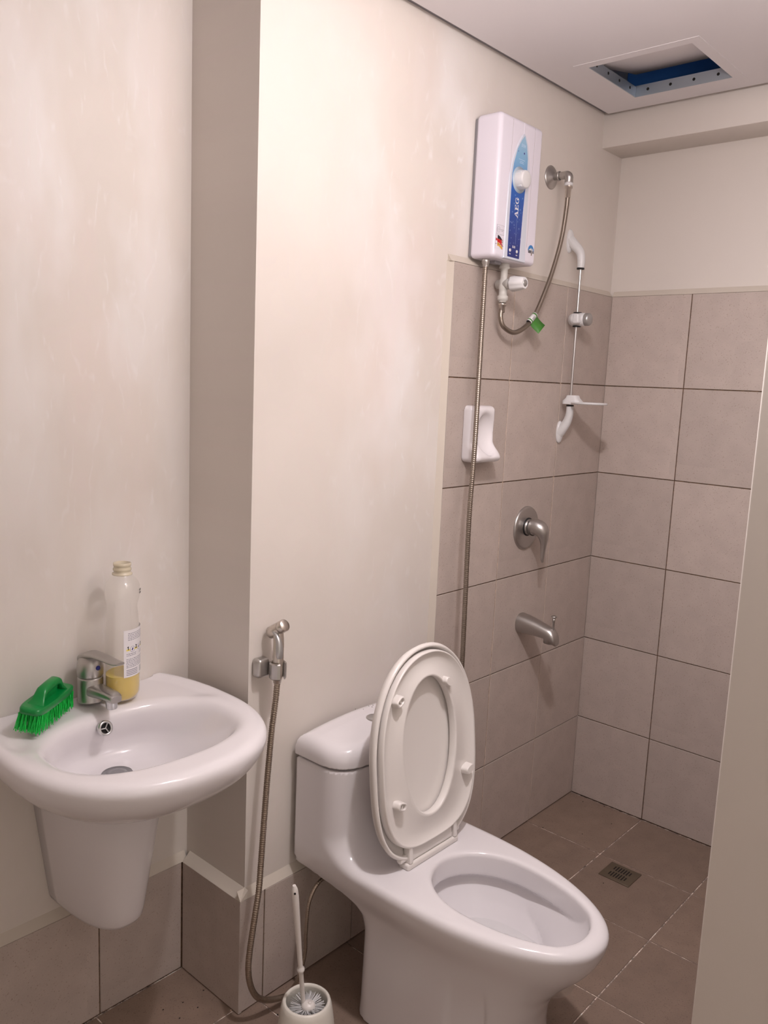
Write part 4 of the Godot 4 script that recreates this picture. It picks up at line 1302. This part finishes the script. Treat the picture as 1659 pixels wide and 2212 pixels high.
	for q in [[hp[0], Vector3(-0.04, -1, 0.05), [Vector2(0.006, -0.005), Vector2(0.0105, -0.004), Vector2(0.0105, 0.004), Vector2(0.0085, 0.004), Vector2(0.0085, 0.02), Vector2(0.0072, 0.021)]], [hp[11], Vector3(0, -1, 0), [Vector2(0.009, -0.022), Vector2(0.0125, -0.02), Vector2(0.0125, -0.004), Vector2(0.0085, -0.002), Vector2(0.0085, 0.022), Vector2(0.0072, 0.023)]]]:
		s = Sh.new()
		s.lathe(q[2], along(q[0], q[1]), 18)
		part(f, "end_nut", s, M.steel)
	# paper tag folded round the hose
	s = Sh.new()
	var tdir := Vector3(0.76, 0.65, 0.04).normalized()
	s.lathe([Vector2(0.0078, -0.019), Vector2(0.0084, -0.019), Vector2(0.0084, 0.019), Vector2(0.0078, 0.019)], along(Vector3(-0.566, 1.679, 0.0445), tdir), 16)
	var tg := part(f, "tag_sleeve", s, M.white)
	s = Sh.new()
	for q in [-0.013, 0.013]:
		s.lathe([Vector2(0.0086, -0.002), Vector2(0.0088, 0.0), Vector2(0.0086, 0.002)], along(Vector3(-0.566, 1.679, 0.0445) + tdir * q, tdir), 16)
	var perp := Vector3(0.6, -0.74, 0.3).normalized()
	var pc := Vector3(-0.566, 1.679, 0.0445)
	var ta := [pc + perp * 0.006 - tdir * 0.02, pc + perp * 0.006 + tdir * 0.02]
	var strip := []
	for k in range(7):
		var t := k / 6.0
		var bend := Vector3(0, 0, 0.008 * t * t)
		strip.append(PackedVector3Array([ta[0] + perp * 0.034 * t + bend, ta[1] + perp * 0.034 * t + bend, ta[1] + perp * 0.034 * t + bend + Vector3(0, 0, 0.0006), ta[0] + perp * 0.034 * t + bend + Vector3(0, 0, 0.0006)]))
	s.loft(strip, 4)
	part(tg, "tag_leaf", s, M.tag_green, "green tag leaf")
	text(tg, "lettering", "SUS", "Droid Sans", true, 0.006, 0.0, Transform3D(Basis(tdir, -perp, tdir.cross(-perp)), pc + Vector3(-0.3, 0.1, 0.95).normalized() * 0.0086), M.print_grey)
	# wall elbow
	var e := thing("wall_elbow", Vector3(-0.424, 2.102, ZP), "grey metal wall elbow with a round flange near the beam", "pipe elbow")
	s = Sh.new()
	s.lathe([Vector2(0, 0.013), Vector2(0.012, 0.013), Vector2(0.016, 0.008), Vector2(0.031, 0.004), Vector2(0.034, 0.001), Vector2(0.034, -0.001)], along(Vector3(-0.424, 2.102, ZP), Vector3(0, 0, 1)), 36)
	part(e, "flange", s, M.dull)
	s = Sh.new()
	var el := [Vector3(-0.424, 2.102, ZP)]
	for k in range(9):
		var a := PI / 2 * k / 8.0
		el.append(Vector3(-0.424, 2.09 + 0.012 * cos(a), 0.036 + 0.013 * sin(a)))
	el.append(Vector3(-0.424, 2.078, 0.049))
	s.tube(el, [0.0095, 0.0115, 0.012, 0.0128, 0.013, 0.013, 0.013, 0.013, 0.0128, 0.012, 0.0125], 20)
	s.lathe([Vector2(0.0118, 0.0), Vector2(0.0138, 0.001), Vector2(0.0138, 0.006), Vector2(0.0118, 0.007)], along(Vector3(-0.424, 2.102, 0.012), Vector3(0, 0, 1)), 20, 8)
	part(e, "elbow", s, M.dull)
	s = Sh.new()
	s.lathe([Vector2(0.0105, -0.006), Vector2(0.0128, -0.005), Vector2(0.0128, 0.004), Vector2(0.0105, 0.005)], Transform3D(Basis.IDENTITY, Vector3(-0.424, 2.075, 0.049)), 18)
	part(e, "seal_tape", s, M.white, "white thread tape")
	# long shower hose hanging from the heater down behind the toilet lid
	var sh := thing("shower_hose", Vector3(-0.795, 1.0, 0.05), "long ribbed metal shower hose hanging from the water heater past the soap dish", "hose")
	s = hose([Vector3(-0.79, 1.812, 0.03), Vector3(-0.793, 1.75, 0.032), Vector3(-0.8, 1.606, 0.037), Vector3(-0.825, 1.45, 0.055), Vector3(-0.848, 1.3, 0.071), Vector3(-0.862, 1.15, 0.077), Vector3(-0.863, 1.0, 0.079), Vector3(-0.862, 0.895, 0.08), Vector3(-0.859, 0.674, 0.08), Vector3(-0.862, 0.5, 0.075), Vector3(-0.88, 0.3, 0.06), Vector3(-0.92, 0.12, 0.06), Vector3(-0.96, 0.03, 0.07), Vector3(-1.0, 0.012, 0.09)], 0.0072, 0.0055, 0.15)
	part(sh, "ribbed_sleeve", s, M.steel_hose)
	s = Sh.new()
	s.lathe([Vector2(0.0, -0.016), Vector2(0.011, -0.016), Vector2(0.011, 0.0), Vector2(0.0085, 0.004), Vector2(0.008, 0.01)], along(Vector3(-0.79, 1.805, 0.03), Vector3(0, -1, 0)), 18)
	part(sh, "end_nut", s, M.dull)

# ------------------------------------------------------------------ shower fittings
func slide_rail():
	var o := thing("slide_rail", Vector3(-0.29, 1.345, 0.0), "white and chrome shower slide rail with a soap tray in the corner", "shower rail")
	var x := -0.29; var z := 0.034
	var s := Sh.new()
	s.tube([Vector3(x, 1.425, z), Vector3(x, 1.862, z)], 0.0042, 14)
	part(o, "rod", s, M.chrome)
	for q in [[1.0, 1.856, ZP], [-1.0, 1.428, 0.0]]:
		s = Sh.new()
		var d: float = q[0]
		var rings := []
		var pts := spline([Vector3(x, q[1], z), Vector3(x, q[1] + 0.025 * d, z), Vector3(x + 0.001, q[1] + 0.05 * d, z - 0.008), Vector3(x, q[1] + 0.075 * d, lerpf(z, q[2], 0.7)), Vector3(x, q[1] + 0.09 * d, q[2])], 14)
		s.tube(pts, [0.0112, 0.0116, 0.0119, 0.0121, 0.0124, 0.0128, 0.0134, 0.014, 0.0146, 0.0152, 0.0156, 0.016, 0.016, 0.015], 18)
		s.ellipsoid(Vector3(x, q[1] + 0.083 * d, q[2] + 0.002), Vector3(0.0165, 0.036, 0.012), 20, 14, Basis.IDENTITY, 5)
		var b := part(o, "bracket", s, M.white)
		s = Sh.new()
		s.lathe([Vector2(0.004, -0.002), Vector2(0.0118, -0.002), Vector2(0.0118, 0.0025), Vector2(0.004, 0.0025)], Transform3D(Basis.IDENTITY, Vector3(x, q[1] - 0.003 * d, z)), 18)
		part(b, "collar", s, M.black, "black collar")
	# sliding holder
	s = Sh.new()
	s.lathe([Vector2(0.0, -0.022), Vector2(0.016, -0.021), Vector2(0.0195, -0.014), Vector2(0.0205, 0.0), Vector2(0.0205, 0.026), Vector2(0.0195, 0.031), Vector2(0.0, 0.031)], along(Vector3(x, 1.6985, 0.034), Vector3(0, 0, 1)), 28)
	s.ellipsoid(Vector3(x - 0.016, 1.699, 0.036), Vector3(0.017, 0.018, 0.017), 20, 12, Basis.IDENTITY, 4)
	s.rbox(Vector3(0.02, 0.03, 0.022), 0.006, 3, Transform3D(Basis.IDENTITY, Vector3(x - 0.024, 1.699, 0.047)), 6)
	var sl := part(o, "slider", s, M.white)
	s = Sh.new()
	s.lathe([Vector2(0.0165, 0.029), Vector2(0.0195, 0.031), Vector2(0.0195, 0.042), Vector2(0.0175, 0.046), Vector2(0.012, 0.0485), Vector2(0, 0.0495)], along(Vector3(x, 1.6985, 0.034), Vector3(0, 0, 1)), 28)
	part(sl, "clamp_knob", s, M.silver, "silver clamp knob")
	for dy in [-0.021, 0.021]:
		s = Sh.new()
		s.lathe([Vector2(0.004, -0.0015), Vector2(0.013, -0.0015), Vector2(0.013, 0.0015), Vector2(0.004, 0.0015)], Transform3D(Basis.IDENTITY, Vector3(x, 1.6985 + dy, 0.036)), 18)
		part(sl, "gasket", s, M.black, "black gasket")
	# soap tray on the rod
	s = Sh.new()
	var rings := []
	for q in [[0.0, 0.9], [0.0, 1.0], [0.003, 1.02], [0.0055, 1.02], [0.0065, 0.99], [0.004, 0.93], [0.0035, 0.2]]:
		var r := PackedVector3Array()
		for k in range(48):
			var a := TAU * k / 48.0
			r.append(Vector3(x + 0.05 * cos(a) * q[1], 1.4375 + q[0], 0.1 + 0.056 * sin(a) * q[1]))
		rings.append(r)
	s.loft(rings, 0)
	rings = []
	for q in [[1.436, 0.021, 0.03], [1.446, 0.021, 0.03], [1.455, 0.016, 0.021], [1.463, 0.0145, 0.0175], [1.464, 0.013, 0.016]]:
		var r := PackedVector3Array()
		for e in egg(Vector2.ZERO, q[1], q[2], q[2], 4.0, 4.0, 28): r.append(Vector3(x + e.x, q[0], z + 0.008 + e.y))
		rings.append(r)
	s.loft(rings, 6)
	part(o, "soap_tray", s, M.white)

func soap_dish():
	var o := thing("soap_dish", Vector3(-0.755, 1.27, 0), "white ceramic soap dish with a scooped hollow set on the tiles", "soap dish")
	var f := func(p: Vector3) -> float:
		var x := p.x + 0.75
		var y := p.y - 1.348
		var zf := 0.03 + 0.028 * smoothstep(-0.02, -0.066, y)
		var dx := absf(x) - 0.06 + 0.014
		var dy := absf(y) - 0.0785 + 0.014
		var d2 := Vector2(maxf(dx, 0), maxf(dy, 0)).length() + minf(maxf(dx, dy), 0.0) - 0.014
		var d := maxf(smax(d2, p.z - zf, 0.022), -p.z)
		var q := Vector3((x - 0.012) / 0.047, (y - 0.003) / 0.063, (p.z - 0.047) / 0.041)
		var sc := (q.length() - 1.0) * 0.042
		return smax(d, -sc, 0.007)
	put(o, "dish", nets(f, Vector3(-0.82, 1.26, -0.012), Vector3(-0.69, 1.44, 0.075), 0.0035, origin_of(o)), M.ceramic)

func mixer():
	var c := Vector3(-0.45, 1.048, 0)
	var o := thing("shower_mixer", c, "dull metal shower mixer with a round plate and drooping lever", "mixer tap")
	var s := Sh.new()
	s.lathe([Vector2(0, 0.009), Vector2(0.04, 0.0088), Vector2(0.06, 0.0075), Vector2(0.0665, 0.0055), Vector2(0.0685, 0.002), Vector2(0.0685, -0.001)], along(c, Vector3(0, 0, 1)), 48)
	part(o, "plate", s, M.dull)
	s = Sh.new()
	s.lathe([Vector2(0.029, 0.007), Vector2(0.029, 0.0102), Vector2(0.024, 0.0105)], along(c + Vector3(0, 0.004, 0), Vector3(0, 0, 1)), 28)
	part(o, "gasket", s, M.black)
	s = Sh.new()
	var cc := c + Vector3(0.0, 0.004, 0)
	s.lathe([Vector2(0.0245, 0.009), Vector2(0.0245, 0.015), Vector2(0.023, 0.016), Vector2(0.023, 0.018), Vector2(0.0255, 0.02), Vector2(0.026, 0.03)], along(cc, Vector3(0, 0, 1)), 28)
	s.tube(spline([cc + Vector3(0, 0.002, 0.026), cc + Vector3(0.001, 0.002, 0.044), cc + Vector3(0.003, -0.012, 0.06), cc + Vector3(0.005, -0.04, 0.066), cc + Vector3(0.007, -0.07, 0.064), cc + Vector3(0.009, -0.095, 0.062), cc + Vector3(0.01, -0.106, 0.0635)], 22), [0.026, 0.0262, 0.0263, 0.0262, 0.0258, 0.0245, 0.0222, 0.0195, 0.017, 0.0148, 0.0128, 0.0112, 0.01, 0.0092, 0.0086, 0.008, 0.0075, 0.007, 0.0066, 0.006, 0.005, 0.003], 22, 6)
	part(o, "lever", s, M.dull)

func spout():
	var c := Vector3(-0.44, 0.739, 0)
	var o := thing("tub_spout", c, "dull metal tap spout with a pull knob, below the shower mixer", "spout")
	var s := Sh.new()
	var rings := []
	for q in [[-0.001, 0.0, 0.032, 0.032], [0.004, 0.0, 0.0325, 0.0325], [0.03, -0.001, 0.03, 0.03], [0.06, -0.004, 0.027, 0.026], [0.09, -0.009, 0.0245, 0.0225], [0.105, -0.0125, 0.0235, 0.022], [0.118, -0.018, 0.0225, 0.0235], [0.128, -0.025, 0.0205, 0.021], [0.134, -0.032, 0.017, 0.015], [0.136, -0.036, 0.012, 0.009]]:
		var r := PackedVector3Array()
		for e in egg(Vector2.ZERO, q[2], q[3], q[3], 2.2, 2.2, 32): r.append(Vector3(c.x + e.x, c.y + q[1] + e.y, q[0]))
		rings.append(r)
	s.loft(rings, 0)
	s.lathe([Vector2(0.019, -0.048), Vector2(0.0215, -0.047), Vector2(0.0215, -0.02)], Transform3D(Basis.IDENTITY, Vector3(c.x, c.y + 0.006, 0.112)), 28, 6)
	part(o, "body", s, M.dull)
	s = Sh.new()
	s.lathe([Vector2(0.0032, 0.0), Vector2(0.0032, 0.022), Vector2(0.0045, 0.023), Vector2(0.0048, 0.034), Vector2(0.004, 0.0345), Vector2(0.0042, 0.037), Vector2(0.0088, 0.039), Vector2(0.0092, 0.041), Vector2(0.0075, 0.043), Vector2(0, 0.0435)], Transform3D(Basis.IDENTITY, Vector3(c.x, c.y + 0.004, 0.119)), 20)
	part(o, "pull_knob", s, M.dull)

func _ready():
	rng.seed = 77
	# camera
	var cam := Camera3D.new()
	cam.name = "camera"
	cam.position = Vector3(-2.6655, 1.4768, 1.3671)
	cam.basis = Basis.from_euler(Vector3(-0.154217, -0.845977, 0.0432133))
	cam.fov = 63.4129
	cam.near = 0.05
	add_child(cam)
	cam.current = true
	# sky, reaching the room through the unseen doorway; exposure
	var we := WorldEnvironment.new()
	we.name = "environment"
	var env := Environment.new()
	env.background_mode = Environment.BG_COLOR
	env.background_color = Color(0.82, 0.78, 0.73)
	env.background_energy_multiplier = 1.25
	env.tonemap_mode = Environment.TONE_MAPPER_LINEAR
	env.tonemap_exposure = 1.14
	env.sdfgi_enabled = true
	env.ssao_enabled = true
	env.ssil_enabled = true
	we.environment = env
	add_child(we)
	# aimed light just off the unseen globe, brightening the shower side
	var l := AreaLight3D.new()
	l.name = "unseen_lamp_beam"
	l.position = LAMP + LAMP_DIR.normalized() * 0.046
	l.basis = Basis.looking_at(LAMP_DIR.normalized(), Vector3(0, 0, 1))
	l.area_size = Vector2(0.07, 0.07)
	l.area_normalize_energy = true
	l.light_color = Color(1.0, 0.968, 0.972)
	l.light_energy = 1.5
	l.area_range = 8.0
	l.area_attenuation = 2.0
	l.shadow_enabled = true
	add_child(l)
	var ol := OmniLight3D.new()  # all-round light of the unseen lamp, lifts ceiling and beam
	ol.name = "unseen_globe_light"
	ol.position = LAMP
	ol.light_color = Color(1.0, 0.968, 0.98)
	ol.light_energy = 0.25
	ol.light_size = 0.036
	ol.omni_range = 8.0
	ol.omni_attenuation = 2.0
	ol.shadow_enabled = true
	add_child(ol)
	make_materials()
	room()
	lamp()
	toilet()
	basin()
	faucet()
	bottle()
	scrub_brush()
	bidet()
	toilet_brush()
	heater()
	slide_rail()
	soap_dish()
	mixer()
	spout()
